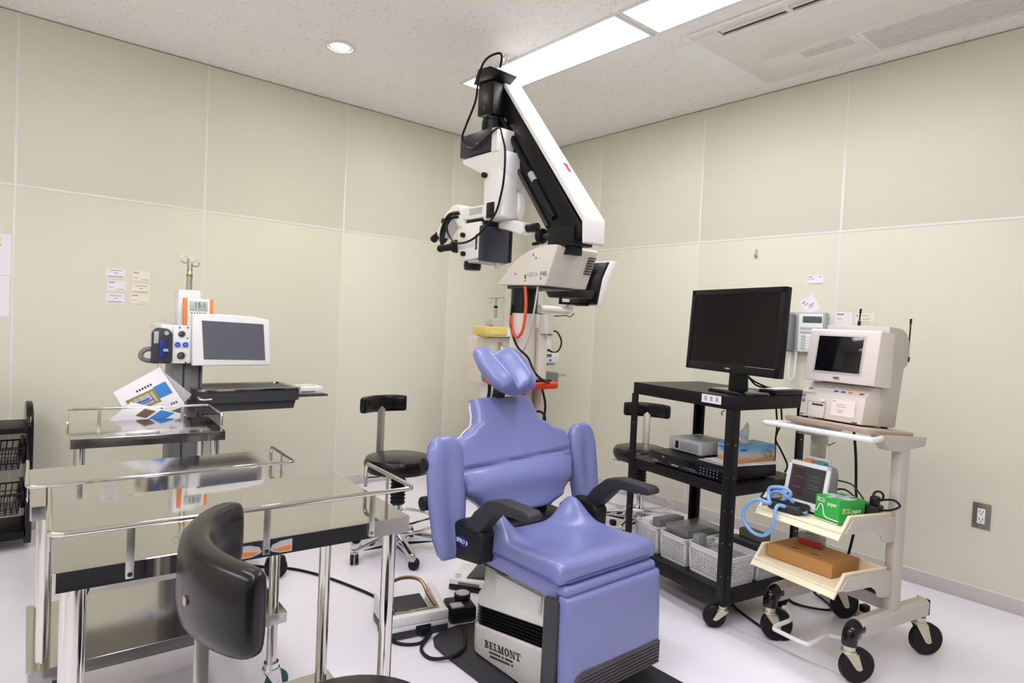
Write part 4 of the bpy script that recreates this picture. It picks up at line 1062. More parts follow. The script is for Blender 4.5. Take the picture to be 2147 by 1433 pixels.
# red logo on the white cover face (its normal looks to -y and up)
sl = math.atan2(2.565-1.705, -1.475+2.185)
b = B()
for k, (u, w_) in enumerate(((0, .012), (.012, .007), (.021, .007), (.03, .005), (.038, .007), (.047, .005))):
    f_ = .66 + u*1.0
    y = -1.475-.71*(f_); z = 2.565-.86*(f_)
    b.box((-1.475, y-.0005, z+.0005), (.016 if k else .026, .006, w_*.8), rot=(sl-PI/2, 0, 0))
mo(b, 'logo', 'ink_red', wc)
b = B(); b.bx(-1.575, -1.44, -2.12, -1.95, 1.588, 1.672, .006); mo(b, 'pivot_block', 'scope_black')
b = B(); b.bx(-1.545, -1.46, -2.07, -1.97, 1.55, 1.60); mo(b, 'pivot_neck', 'scope_black')
b = B(); b.cyl((-1.54, -1.95, 1.645), (-1.54, -1.885, 1.648), .011, n=12); mo(b, 'knob_shaft', 'dark_grey')
b = B(); b.lathe([(.001, -.018), (.024, -.018), (.036, -.012), (.040, 0), (.036, .012), (.024, .016), (.001, .016)], (-1.54, -1.872, 1.648), 24, (0, 1, .05)); kb = mo(b, 'balance_wheel', 'rubber')
b = B(); b.cyl((-1.545, -1.86, 1.615), (-1.545, -1.815, 1.612), .009, n=10, bev=.003); mo(b, 'wheel_handle', 'rubber', kb)
# suspension at the arm top
b = B(); b.prism([(-1.425, 2.30), (-1.555, 2.29), (-1.555, 2.46), (-1.425, 2.475)], 0, -1.635, -1.53, .006); mo(b, 'suspension_box', 'scope_black')
b = B(); b.prism([(-1.39, 2.475), (-1.56, 2.462), (-1.615, 2.490), (-1.53, 2.535), (-1.43, 2.545)], 0, -1.645, -1.525, .004); mo(b, 'suspension_cap', 'scope_black')
b = B(); b.prism([(-1.484, 2.325), (-1.492, 2.338), (-1.476, 2.338)], 0, -1.6365, -1.634); mo(b, 'red_mark', 'ink_red')
b = B(); b.lathe([(.050, 2.275), (.056, 2.27), (.056, 2.20), (.05, 2.195)][::-1], (-1.58, -1.49, 0), 30); b.lathe([(.052, 2.275), (.052, 2.292)], (-1.58, -1.49, 0), 30); mo(b, 'rotation_collar', 'scope_black')
b = B(); b.torus((-1.58, -1.49, 2.294), .050, .0025, (0, 0, 1), 30, 6); mo(b, 'collar_ring', 'light_grey')
b = B(); b.bx(-1.665, -1.50, -1.60, -1.325, 2.092, 2.205, .004); mo(b, 'motor_block', 'scope_navy')
b = B(); b.bx(-1.667, -1.475, -1.645, -1.598, 2.078, 2.198, .006); fc = mo(b, 'front_cover', 'scope_white')
b = B()
for x, y, z in ((-1.6675, -1.40, 2.14), (-1.6675, -1.475, 2.145)): b.cyl((x, y, z), (x+.004, y, z), .004, n=8)
mo(b, 'screws', 'light_grey')
b = B()
for x, z in ((-1.655, 2.16), (-1.54, 2.13)): b.cyl((x, -1.6475, z), (x, -1.643, z), .003, n=8)
mo(b, 'cover_screws', 'mid_grey', fc)
b = B(); b.prism([(-1.335, 2.088), (-1.332, 2.066), (-1.345, 2.056), (-1.545, 1.968), (-1.60, 1.930), (-1.66, 1.880), (-1.70, 1.90), (-1.70, 2.074), (-1.60, 2.088)], 0, -1.655, -1.505, .010, 3); mo(b, 'swivel_housing', 'scope_white')
b = B(); b.prism([(-1.555, 1.990), (-1.655, 1.995), (-1.715, 1.94), (-1.72, 1.74), (-1.56, 1.735)], 0, -1.672, -1.575, .012, 3); va = mo(b, 'vertical_arm', 'scope_white')
b = B(); b.cyl((-1.695, -1.575, 1.962), (-1.672, -1.575, 1.962), .014, n=16, bev=.003); mo(b, 'arm_knob', 'rubber', va)
b = B(); b.prism([(-1.66, 1.905), (-1.72, 1.87), (-1.735, 1.80), (-1.70, 1.74), (-1.66, 1.74)], 0, -1.575, -1.525, .012, 3); mo(b, 'arm_rear_cover', 'scope_white')
# optics body
b = B(); b.prism([(-1.335, 1.640), (-1.335, 1.700), (-1.42, 1.735), (-1.545, 1.735), (-1.545, 1.545), (-1.42, 1.535), (-1.355, 1.56)], 0, -1.672, -1.52, .010, 3); mo(b, 'optics_body', 'scope_white')
b = B(); b.bx(-1.672, -1.50, -1.585, -1.535, 1.530, 1.712, .006); mo(b, 'optics_front', 'scope_navy')
b = B(); b.bx(-1.505, -1.488, -1.59, -1.40, 1.535, 1.705, .004); mo(b, 'optics_side_plate', 'scope_black')
b = B(); b.bx(-1.6745, -1.671, -1.525, -1.512, 1.588, 1.668, .001); mo(b, 'side_slot', 'scope_navy')
b = B(); b.lathe([(.040, 1.545), (.046, 1.535), (.048, 1.515), (.044, 1.495), (.038, 1.492)][::-1], (-1.60, -1.395, 0), 28); mo(b, 'objective', 'scope_black')
b = B(); b.bx(-1.665, -1.50, -1.56, -1.44, 1.524, 1.54, .004).cyl((-1.56, -1.56, 1.50), (-1.56, -1.56, 1.53), .014, n=14); mo(b, 'underside_plate', 'light_grey')
for y, z in ((-1.405, 1.672), (-1.415, 1.572)):
    mo(B().cyl((-1.69, y, z), (-1.670, y, z), .013, n=16, bev=.003), 'focus_knob', 'rubber')
b = B(); b.lathe([(.034, -.012), (.036, .0), (.034, .014)], (-1.672, -1.335, 1.617), 22, (-.2, 1, 0)); b.lathe([(.018, .0), (.020, .02), (.0185, .075), (.021, .10), (.017, .112)], (-1.675, -1.325, 1.616), 16, (-.25, 1, -.08)); mo(b, 'hand_grip', 'rubber')
# camera unit and binocular tubes
b = B(); b.bx(-1.675, -1.60, -1.60, -1.385, 1.752, 1.815, .004); cu_ = mo(b, 'camera_unit', 'scope_white')
b = B(); b.bx(-1.6762, -1.674, -1.56, -1.45, 1.77, 1.805); mo(b, 'camera_label', 'light_grey', cu_)
b = B()
for dx, dz in ((-1.655, 1.80), (-1.62, 1.80), (-1.655, 1.772), (-1.62, 1.772)): b.cyl((dx, -1.388, dz), (dx, -1.365, dz), .009, n=12)
mo(b, 'camera_jacks', 'chrome', cu_)
b = B(); b.bx(-1.680, -1.595, -1.655, -1.598, 1.742, 1.820, .004); mo(b, 'camera_adapter', 'scope_black')
b = B(); b.bx(-1.655, -1.56, -1.58, -1.38, 1.715, 1.755, .004); mo(b, 'adapter_base', 'scope_black')
b = B(); b.prism([(-1.40, 1.70), (-1.40, 1.80), (-1.34, 1.845), (-1.28, 1.845), (-1.225, 1.815), (-1.125, 1.705), (-1.155, 1.675), (-1.24, 1.755), (-1.30, 1.765), (-1.34, 1.72)], 0, -1.672, -1.575, .014, 3); mo(b, 'binocular_arm', 'scope_white')
for x in (-1.655, -1.595):
    b = B(); b.lathe([(.016, -.02), (.018, .0), (.018, .03), (.021, .034), (.021, .058), (.017, .062)], (x, -1.135, 1.700), 18, (0, .85, -.45)); mo(b, 'eyepiece', 'scope_black')
b = B(); b.cyl((-1.68, -1.205, 1.765), (-1.66, -1.205, 1.765), .015, n=14, bev=.003); mo(b, 'hinge_knob', 'rubber')
b = B(); b.prism([(-1.60, 1.70), (-1.60, 1.735), (-1.72, 1.735), (-1.79, 1.715), (-1.80, 1.668), (-1.77, 1.655), (-1.66, 1.69)], 0, -1.60, -1.53, .010, 3); mo(b, 'assistant_arm', 'scope_white')
b = B(); b.lathe([(.017, -.03), (.020, -.01), (.020, .02), (.023, .024), (.023, .055), (.018, .06)], (-1.565, -1.80, 1.688), 18, (.25, -1, .05)); mo(b, 'assistant_eyepiece', 'scope_black')
b = B(); b.cyl((-1.60, -1.39, 1.70), (-1.60, -1.34, 1.745), .04, n=20); mo(b, 'tube_mount', 'scope_black')
# cables that belong to the stand
def mcab(name, pts, r_, m): return mo(B().tube(pts, r_, 8, smooth=6), name, m)
mcab('main_cable', [(-1.60, -1.56, 2.53), (-1.64, -1.61, 2.575), (-1.68, -1.545, 2.555), (-1.69, -1.50, 2.48), (-1.69, -1.482, 2.36), (-1.685, -1.40, 2.25), (-1.682, -1.365, 2.189), (-1.678, -1.421, 2.130), (-1.678, -1.496, 2.122), (-1.678, -1.613, 2.17), (-1.69, -1.69, 2.175), (-1.70, -1.73, 2.12), (-1.70, -1.755, 2.05),
     (-1.695, -1.75, 1.93), (-1.69, -1.725, 1.84), (-1.695, -1.682, 1.74), (-1.70, -1.532, 1.642), (-1.70, -1.385, 1.628), (-1.70, -1.30, 1.68), (-1.695, -1.275, 1.74), (-1.69, -1.30, 1.785), (-1.67, -1.36, 1.79)], .0058, 'scope_black')
mcab('camera_cable', [(-1.66, -1.36, 1.80), (-1.69, -1.29, 1.79), (-1.70, -1.245, 1.73), (-1.70, -1.23, 1.67), (-1.69, -1.24, 1.60)], .009, 'scope_black')
mcab('camera_cable', [(-1.66, -1.36, 1.772), (-1.685, -1.30, 1.77), (-1.695, -1.262, 1.72), (-1.70, -1.25, 1.66)], .008, 'scope_black')
mcab('hook_chain', [(-1.60, -1.60, 2.53), (-1.60, -1.62, 2.56), (-1.605, -1.61, 2.585), (-1.60, -1.585, 2.58), (-1.60, -1.58, 2.55)], .004, 'chrome')
mcab('orange_cable', [(-1.585, -1.82, 1.40), (-1.585, -1.83, 1.30), (-1.585, -1.816, 1.19), (-1.585, -1.772, 1.148), (-1.583, -1.728, 1.19), (-1.58, -1.715, 1.255)], .0075, 'red_tube')
mcab('grey_cable', [(-1.575, -1.90, 1.40), (-1.585, -1.893, 1.287), (-1.58, -1.85, 1.146), (-1.578, -1.81, 1.080), (-1.57, -1.75, 1.07)], .005, 'beige')
mcab('black_cable', [(-1.57, -1.71, 1.31), (-1.585, -1.72, 1.212), (-1.585, -1.775, 1.107), (-1.59, -1.868, 1.054), (-1.60, -1.93, .99), (-1.56, -1.95, .95), (-1.50, -1.93, .935)], .0055, 'scope_black')
# red tray around the column
b = B(); b.loft([rrect(-1.66, -1.425, -1.93, -1.62, .03, .904), rrect(-1.665, -1.42, -1.935, -1.615, .035, .912), rrect(-1.665, -1.42, -1.935, -1.615, .035, .930), rrect(-1.655, -1.43, -1.925, -1.625, .03, .936)]); rt_ = mo(b, 'red_tray', 'orange_red')
b = B(); b.bx(-1.63, -1.45, -1.90, -1.81, .935, .946, .004); mo(b, 'hand_remote', 'scope_black', rt_)
mcab('orange_cable', [(-1.545, -1.80, .905), (-1.555, -1.81, .80), (-1.535, -1.80, .68), (-1.53, -1.79, .5), (-1.54, -1.78, .3)], .0075, 'red_tube')
mcab('black_cable', [(-1.47, -1.85, .90), (-1.44, -1.85, .80), (-1.47, -1.85, .68), (-1.50, -1.83, .60), (-1.46, -1.86, .5), (-1.48, -1.84, .3)], .006, 'scope_black')
b = B(); b.torus((-1.47, -1.84, .745), .035, .006, (1, .3, 0), 18, 6); mo(b, 'cable_clip', 'scope_black')
# side display on its arm
b = B(); b.tube([(-1.46, -1.70, 1.30), (-1.36, -1.66, 1.302), (-1.20, -1.62, 1.303), (-1.04, -1.58, 1.303)], .020, 12, smooth=3); mo(b, 'display_arm', 'scope_white')
b = B(); b.cyl((-1.03, -1.578, 1.285), (-1.03, -1.578, 1.345), .022, n=16); mo(b, 'display_joint', 'scope_white')
b = B(); b.bx(-1.125, -.885, -1.60, -1.585, 1.338, 1.352, .003).bx(-1.125, -1.11, -1.60, -1.585, 1.338, 1.43, .003).bx(-.905, -.875, -1.60, -1.50, 1.338, 1.60, .004); mo(b, 'display_bracket', 'scope_black')
b = B(); b.prism([(-1.66, 1.375), (-1.50, 1.375), (-1.46, 1.43), (-1.66, 1.43)], 0, -1.13, -.90, .01); mo(b, 'display_electronics', 'scope_black')
b = B(); b.prism([(-.895, 1.34), (-.865, 1.34), (-.775, 1.56), (-.745, 1.61), (-.80, 1.61), (-.86, 1.50)], 1, -1.68, -1.44, .006); mo(b, 'display_shell', 'scope_white')
b = B(); b.prism([(-.905, 1.36), (-.892, 1.345), (-.852, 1.505), (-.795, 1.605), (-.83, 1.60), (-.88, 1.50)], 1, -1.67, -1.45, .003); mo(b, 'display_back', 'scope_black')
mcab('arm_cord', [(-1.40, -1.66, 1.285), (-1.30, -1.65, 1.272), (-1.18, -1.62, 1.268), (-1.08, -1.60, 1.275), (-1.03, -1.59, 1.27), (-1.0, -1.59, 1.29)], .003, 'ink')

# ================================================================== stools
def stool(loc, rz, back_z, label, seat_z=.50, ph=.09, span=.55, pr_=.215, a0=.35, thk=.022, bar=.007, sr=1.0):
    """local: backrest towards +x"""
    t = thing('stool', label, 'stool', loc, rz, 'black rolling stools')
    b = B(); b.lathe([(.001, seat_z-.085), (.13, seat_z-.085), (.158, seat_z-.075), (.170, seat_z-.05), (.171, seat_z-.03), (.160, seat_z-.008), (.13, seat_z), (.001, seat_z+.004)], n=40).xf(Matrix.Diagonal((sr, sr, 1, 1))); b.obj('seat', 'black_vinyl', t)
    b = B(); b.lathe([(.10, seat_z-.095), (.12, seat_z-.084)], n=30).bx(.02, .19, -.02, .02, seat_z-.098, seat_z-.086, .002); b.obj('seat_plate', 'dark_grey', t)
    # backrest bar
    b = B(); zt = back_z-.01
    xb = pr_-.034
    b.prism([(.10, seat_z-.098), (xb, seat_z-.098), (xb+bar, seat_z-.085), (xb+bar, zt), (xb, zt), (xb, seat_z-.088), (.10, seat_z-.088)], 1, -.022, .022, .0015)
    b.obj('back_bar', 'steel_dull', t)
    def bk(u, v):
        # closed ring section around the arc
        w_ = -math.cos(PI*u)
        a = span*w_
        ang = 2*PI*v
        e = max(0, 1-abs(w_)**14)**(1/3)+.001
        th, hh = thk*e, (ph/2)*(.80+.20*e)*(1-.06*w_*w_)
        c_, s_ = math.cos(ang), math.sin(ang)
        q = 4.0
        k = (abs(c_)**q+abs(s_)**q)**(-1/q)
        rr = pr_ - .012 + th*c_*k
        return (rr*math.cos(a)*1.0, rr*math.sin(a), back_z + hh*s_*k)
    b = B(); b.grid(bk, 40, 24); b.obj('backrest', 'black_vinyl', t, ang=50)
    for a in (-.3, .3):
        b = B(); b.cyl(((pr_+thk-.018)*math.cos(a), (pr_+thk-.018)*math.sin(a), back_z-.005), ((pr_+thk-.0095)*math.cos(a), (pr_+thk-.0095)*math.sin(a), back_z-.005), .0075, n=14)
        b.obj('back_screw', 'bronze', t)
    # column with bellows
    b = B(); pr = []
    for k in range(17): pr.append((.040 if k % 2 else .033, seat_z-.10-k*.0095))
    b.lathe(pr[::-1], n=24); b.obj('bellows', 'rubber', t, ang=20)
    b = B(); b.lathe([(.026, .10), (.026, seat_z-.24)], n=20); b.obj('column', 'chrome', t)
    b = B(); b.lathe([(.036, .045), (.040, .05), (.040, .11), (.034, .13), (.028, .145)], n=22); b.obj('hub', 'chrome', t)
    for k in range(5):
        a = 2*PI*k/5 + a0
        b = B(); R = Matrix.Rotation(a, 4, 'Z')
        b.prism([(.03, .055), (.03, .125), (.07, .112), (.245, .078), (.262, .072), (.262, .058), (.10, .058)], 1, -.016, .016, .005); lg = b.xf(R).obj('base_leg', 'chrome', t)
        b = B(); b.prism([(.05, .040), (.20, .054), (.10, .056), (.05, .056)], 1, -.012, .012, .002); b.xf(R).obj('leg_underside', 'rubber', lg)
        twin_caster(t, tuple(R @ Vector((.248, 0, 0))), .027, a+1.1)
    b = B(); b.torus((0, 0, .165), .205, .0085, n=44, k=10)
    for k in range(3):
        a = 2*PI*k/3+.2; b.tube([(.03*math.cos(a), .03*math.sin(a), .13), (.11*math.cos(a), .11*math.sin(a), .145), (.203*math.cos(a), .203*math.sin(a), .165)], .006, 8, smooth=3)
    b.obj('foot_ring', 'chrome', t)
    b = B(); b.tube([(.02, .03, seat_z-.10), (.03, .12, seat_z-.105), (.03, .18, seat_z-.10)], .005, 8); b.obj('lever', 'chrome', t)
    return t
stool((-1.955, -1.315, 0), math.radians(94), .752, 'black round stool with backrest between the steel trolleys and the chair', .505, span=.74, sr=1.05)
stool((-.530, -1.760, 0), math.radians(30), .705, 'black round stool with backrest standing behind the shelf cart', .500, span=.76)
stool((-3.105, -3.145, 0), math.radians(168), .800, 'black stool in the foreground showing its curved backrest', .497, ph=.130, span=.78, pr_=.272, a0=.72, thk=.027, bar=.020)

# ================================================================== stainless trolleys
def steel_trolley(c, rz, W, D, zt, zl, rails, label, flats, topm='steel'):
    t = thing('steel_trolley', label, 'trolley', (c[0], c[1], 0), rz, 'stainless steel trolleys')
    w, d = W/2, D/2
    def deckb(z, ap, nm, m_):
        b = B(); b.loft([rrect(-w, w, -d, d, .004, z-ap, 2), rrect(-w, w, -d, d, .004, z-.0012, 2), rrect(-w+.0012, w-.0012, -d+.0012, d-.0012, .004, z, 2)]); return b.obj(nm, m_, t, smooth=False)
    deckb(zt, .036, 'top_shelf', topm); deckb(zl, .034, 'lower_shelf', topm)
    for sx in (-1, 1):
        for sy in (-1, 1):
            x, y = sx*(w-.034), sy*(d-.034)
            b = B(); b.cyl((x, y, .105), (x, y, zl-.034), .0158, n=20).cyl((x, y, zl), (x, y, zt-.036), .0158, n=20); b.obj('leg', 'steel_tube', t)
            caster(t, (x, y, 0), .0375, .022, random.uniform(2.2, 3.6) if sx*sy > 0 else random.uniform(-.4, .6), 'chrome', 'green_wheel', h=.108, off=.02)
    for r_ in rails:
        B().tube(r_, .0052, 10).obj('guard_rail', 'steel_tube', t)
    for (x, y, z0, z1, ax) in flats:
        b = B()
        if ax == 'x': b.bx(x-.0065, x+.0065, y-.0015, y+.0015, z0, z1, .0006)
        else: b.bx(x-.0015, x+.0015, y-.0065, y+.0065, z0, z1, .0006)
        f_ = b.obj('rail_bracket', 'steel_dull', t)
        b = B()
        dv = (0, -.003, 0) if ax == 'x' and y < 0 else ((0, .003, 0) if ax == 'x' else ((-.003, 0, 0) if x < 0 else (.003, 0, 0)))
        zb = z0+.008; b.cyl((x, y, zb), (x+dv[0], y+dv[1], zb), .0042, n=10); b.obj('bolt', 'chrome', f_)
    return t
def u_rail(w, d, zt, zr, yl, yr, front=True, e=.006, rc=.02):
    """rail along the front (or back) with returns on both sides to yl and yr, ends bent down and back"""
    s = -1 if front else 1
    yf = s*(d+e)
    pts = [(-w-e, yl, zt+.004), (-w-e, yl, zr-.01), (-w-e, yl+s*.01, zr), (-w-e, yf-s*rc, zr), (-w-e+rc*.3, yf-s*rc*.3, zr), (-w-e+rc, yf, zr),
           (w+e-rc, yf, zr), (w+e-rc*.3, yf-s*rc*.3, zr), (w+e, yf-s*rc, zr), (w+e, yr+s*.01, zr), (w+e, yr, zr-.01), (w+e, yr, zt+.004)]
    return pts
# front trolley
w, d, zt, zr = .3325, .234, .762, .828
tc = steel_trolley((-3.177, -2.656), -.065, 2*w, 2*d, zt, .18, [u_rail(w, d, zt, zr, .10, .035)],
    'nearest steel trolley with mirror top, behind the foreground stool',
    [(-.222, -d-.004, zt-.030, zr, 'x'), (.012, -d-.004, zt-.030, zr, 'x'), (.236, -d-.004, zt-.030, zr, 'x'), (-w-.004, -.02, zt-.03, zr, 'y'), (w+.004, -.10, zt-.03, zr, 'y')], 'steel_mirror')
for sg in (-1, 1):
    st = B().prism([(.012+sg*.008, zt-.023), (.012+sg*.012, zt-.014), (.012+sg*.030, zt-.008), (.012+sg*.052, zt-.007), (.012+sg*.052, zt-.032), (.012+sg*.028, zt-.032), (.012+sg*.012, zt-.027)], 1, -d-.0010, -d-.0003).obj('sticker', 'paper_grey', tc)
    B().prism([(.012+sg*.012, zt-.0225), (.012+sg*.030, zt-.021), (.012+sg*.050, zt-.018), (.012+sg*.050, zt-.029), (.012+sg*.026, zt-.029)], 1, -d-.0014, -d-.0008).obj('sticker_print', 'orange', st)
# middle trolley
w, d, zt, zr = .327, .2225, .700, .752
steel_trolley((-3.185, -1.982), -.045, 2*w, 2*d, zt, .275, [u_rail(w, d, zt, zr, .10, .02)],
    'middle steel trolley of the three', [(-.225, -d-.004, zt-.02, zr, 'x'), (.0, -d-.004, zt-.02, zr, 'x'), (.225, -d-.004, zt-.02, zr, 'x'), (-w-.004, -.05, zt-.03, zr, 'y'), (w+.004, -.10, zt-.03, zr, 'y')])
# rear trolley
w, d, zt, zr = .258, .195, .730, .782
steel_trolley((-3.103, -1.275), -.085, 2*w, 2*d, zt, .25, [u_rail(w, d, zt, zr, -.10, -.08, front=False)],
    'rear steel trolley in front of the instrument console', [(-.155, d+.004, zt-.03, zr, 'x'), (.155, d+.004, zt-.03, zr, 'x')])

# ================================================================== instrument console behind the trolleys
KR = Vector((-2.72, -.82, 0))
kc = thing('surgical_console', 'white surgical console with grey screen, column and side tray at left', 'console', KR)
KT = Matrix.Translation(-KR)
def ko(b, name, m, parent=None, **k): return b.xf(KT).obj(name, m, parent or kc, **k)
b = B(); b.bx(-2.80, -2.60, -1.28, -.52, .09, .15, .02).bx(-2.82, -2.56, -.92, -.70, .09, .20, .03); ko(b, 'base', 'light_grey')
for x, y in ((-2.57, -1.30), (-2.79, -1.24), (-2.60, -.56), (-2.79, -.56)):
    b = B(); b.lathe([(.02, -.022), (.046, -.022), (.05, -.016), (.05, .016), (.046, .022), (.02, .022)], (x, y, .05), 24, (.3, 1, 0)); cs = ko(b, 'caster_wheel', 'rubber')
    b = B(); b.cyl((x-.02, y, .05), (x-.02, y, .12), .014, n=12).box((x, y+.002, .075), (.09, .05, .05), bev=.02); ko(b, 'caster_cover', 'rubber', cs)
b = B(); b.bx(-2.93, -2.795, -.86, -.70, .15, .96, .012); ko(b, 'column', 'mid_grey')
b = B(); b.bx(-2.885, -2.878, -.864, -.855, .2, .95).bx(-2.815, -2.808, -.864, -.855, .2, .95); ko(b, 'column_grooves', 'ink')
b = B(); b.bx(-2.79, -2.70, -.84, -.72, .15, .70, .01); ko(b, 'column_box', 'light_grey')
b = B(); b.bx(-2.99, -2.50, -.90, -.66, .956, 1.135, .008); ko(b, 'body', 'white_plastic')
b = B(); b.prism([(-3.028, .957), (-2.945, .957), (-2.945, 1.10), (-2.962, 1.118), (-3.01, 1.122), (-3.028, 1.10)], 1, -.925, -.89, .010, 3); dk = ko(b, 'side_module', 'dark_grey')
b = B(); b.bx(-3.002, -2.972, -.935, -.924, .99, 1.065, .003); ko(b, 'blue_clamp', 'blue_clip', dk)
b = B(); b.bx(-3.022, -3.003, -.9275, -.924, 1.05, 1.105, .001); ko(b, 'module_label', 'light_grey', dk)
b = B(); b.cyl((-2.972, -.93, 1.098), (-2.972, -.924, 1.098), .010, n=12); ko(b, 'module_pin', 'light_grey', dk)
b = B(); b.box((-2.975, -.935, 1.02), (.02, .01, .012)); ko(b, 'clamp_latch', 'light_grey', dk)
b = B(); b.bx(-2.942, -2.865, -.912, -.895, .957, 1.135, .003); cp = ko(b, 'connector_panel', 'white_plastic')
for x, z, r_, m in ((-2.905, 1.094, .016, 'light_grey'), (-2.905, .992, .019, 'light_grey')):
    b = B(); b.lathe([(.004, .005), (r_*.5, .005), (r_*.55, .0), (r_*.8, .0), (r_, .004), (r_*1.05, .002), (r_*1.05, 0)], (x, -.9125, z), 22, (0, -1, 0)); ko(b, 'port', m, cp)
    b = B(); b.cyl((x, -.919, z), (x, -.912, z), r_*.45, n=14); ko(b, 'port_core', 'dark_grey', cp)
b = B(); b.bx(-2.938, -2.872, -.914, -.911, 1.028, 1.058, .004); ko(b, 'blue_port_plate', 'white_piping', cp)
for x in (-2.922, -2.889):
    b = B(); b.torus((x, -.915, 1.045), .008, .0045, (0, 1, 0), 16, 8); ko(b, 'blue_port', 'ink_blue', cp)
b = B()
for x, z in ((-2.915, 1.125), (-2.88, 1.125), (-2.88, 1.075), (-2.885, .962)): b.bx(x-.003, x+.003, -.914, -.911, z-.004, z+.003)
ko(b, 'port_print', 'ink', cp)
# screen
KS = Matrix.Translation((-2.68, -.93, .947)) @ Matrix.Rotation(-.02, 4, 'Z') @ Matrix.Rotation(-.05, 4, 'X')
b = B(); pf = [(-.182, 0), (.178, 0), (.166, .228), (.10, .240), (.0, .246), (-.10, .247), (-.186, .244)]
b.prism(pf, 1, -.016, .02, .006, 3, .5); b.xf(KS); sh_ = ko(b, 'screen_housing', 'white_plastic')
b = B(); b.prism([(-.134, .030), (.150, .026), (.138, .206), (-.146, .214)], 1, -.0175, -.012); b.xf(KS); ko(b, 'screen', 'screen_grey', sh_)
b = B(); b.bx(-2.88, -2.53, -.90, -.70, .945, .957, .003); ko(b, 'body_underside', 'dark_grey')
b = B(); b.tube([(-3.00, -.88, 1.02), (-3.045, -.885, 1.02), (-3.066, -.885, .995), (-3.05, -.885, .972), (-3.0, -.88, .965)], .011, 10, smooth=5); ko(b, 'side_handle', 'mid_grey')
b = B(); b.bx(-2.90, -2.80, -.80, -.72, 1.13, 1.305, .008); ko(b, 'pole_housing', 'white_plastic')
b = B(); b.cyl((-2.845, -.76, 1.30), (-2.845, -.76, 1.385), .0135, n=16); ko(b, 'pole', 'steel_dull')
b = B(); b.cyl((-2.845, -.76, 1.372), (-2.845, -.76, 1.382), .0145, n=16); ko(b, 'pole_ring', 'gold')
b = B(); b.cyl((-2.845, -.76, 1.385), (-2.845, -.76, 1.40), .012, .008, n=14).bx(-2.857, -2.849, -.764, -.756, 1.39, 1.462, .001).bx(-2.841, -2.833, -.764, -.756, 1.39, 1.462, .001); ko(b, 'pole_head', 'steel_dull')
for x, z in ((-2.870, 1.452), (-2.822, 1.438)):
    b = B(); b.torus((x, -.768, z), .0165, .0026, (0, 1, 0), 20, 6, .6, 6.0); ko(b, 'drip_hook', 'steel_dull')
b = B(); b.box((-2.93, -.80, 1.143), (.09, .06, .004), rot=(0, .25, .1)); ko(b, 'top_flap', 'clear')
# side tray arm
b = B(); b.loft([rrect(-2.86, -2.395, -1.01, -.72, .02, .735), rrect(-2.86, -2.385, -1.01, -.72, .02, .775), rrect(-2.86, -2.385, -1.01, -.72, .02, .778)]); ko(b, 'tray_arm', 'dark_grey')
b = B(); b.loft([rrect(-2.845, -2.375, -1.03, -.73, .03, .778), rrect(-2.845, -2.372, -1.035, -.73, .035, .835)]); ko(b, 'tray_cradle', 'dark_grey')
b = B(); o_ = rrect(-2.85, -2.368, -1.04, -.725, .035, .842); i_ = rrect(-2.832, -2.386, -1.022, -.743, .03, .842); f_ = rrect(-2.826, -2.392, -1.016, -.749, .028, .822)
b.loft([rrect(-2.85, -2.368, -1.04, -.725, .035, .834), o_, i_, f_], caps=False)
b.bm.faces.new([b.bm.verts.new(p) for p in f_]); ko(b, 'steel_tray', 'steel')
b = B(); b.tube([(-2.80, -1.045, .800), (-2.845, -1.05, .80), (-2.855, -1.03, .81)], .005, 8, smooth=3); ko(b, 'tray_grip', 'steel_dull')
b = B(); b.bx(-2.38, -2.205, -.98, -.78, .785, .795, .003); ko(b, 'side_shelf', 'dark_grey')
k = thing('white_case', 'small white plastic case on the console side shelf', 'case', (-2.298, -.885, .7955))
B().bx(-.075, .075, -.07, .07, 0, .038, .006).obj('case', 'white_plastic', k)
B().bx(-.045, .03, -.072, -.069, .008, .016).obj('print', 'mid_grey', k)
B().bx(-.04, -.005, -.03, .0, .0375, .039, .001).bx(.01, .05, -.03, .0, .0375, .039, .001).obj('top_marks', 'light_grey', k)
# clock thermometer leaning on the console top
k = thing('digital_clock', 'white digital clock with orange sides standing on the console', 'clock', (-2.828, -.880, 1.1355), rot=(-.10, 0, -.03))
B().bx(-.062, .062, -.006, .016, 0, .128, .004).obj('case', 'white_plastic', k)
for sx in (-1, 1): B().bx(sx*.057-.0085, sx*.057+.0085, -.0085, .018, -.0, .130, .003).obj('side_grip', 'orange', k)
ld_ = B().bx(-.040, .040, -.0075, -.005, .068, .116, .0005).obj('display', 'lcd', k)
text('digits', '15:1', .036, (.006, -.0079, .096), FACE_NEG_Y, 'ink', ld_, sx=.85)
b = B(); b.bx(-.036, .036, -.0079, -.0074, .074, .079); b.obj('small_digits', 'ink_soft', ld_)
b = B()
for j in range(6): b.bx(-.034+.012*j, -.027+.012*j, -.0066, -.0058, .056, .062)
b.obj('print', 'mid_grey', k)
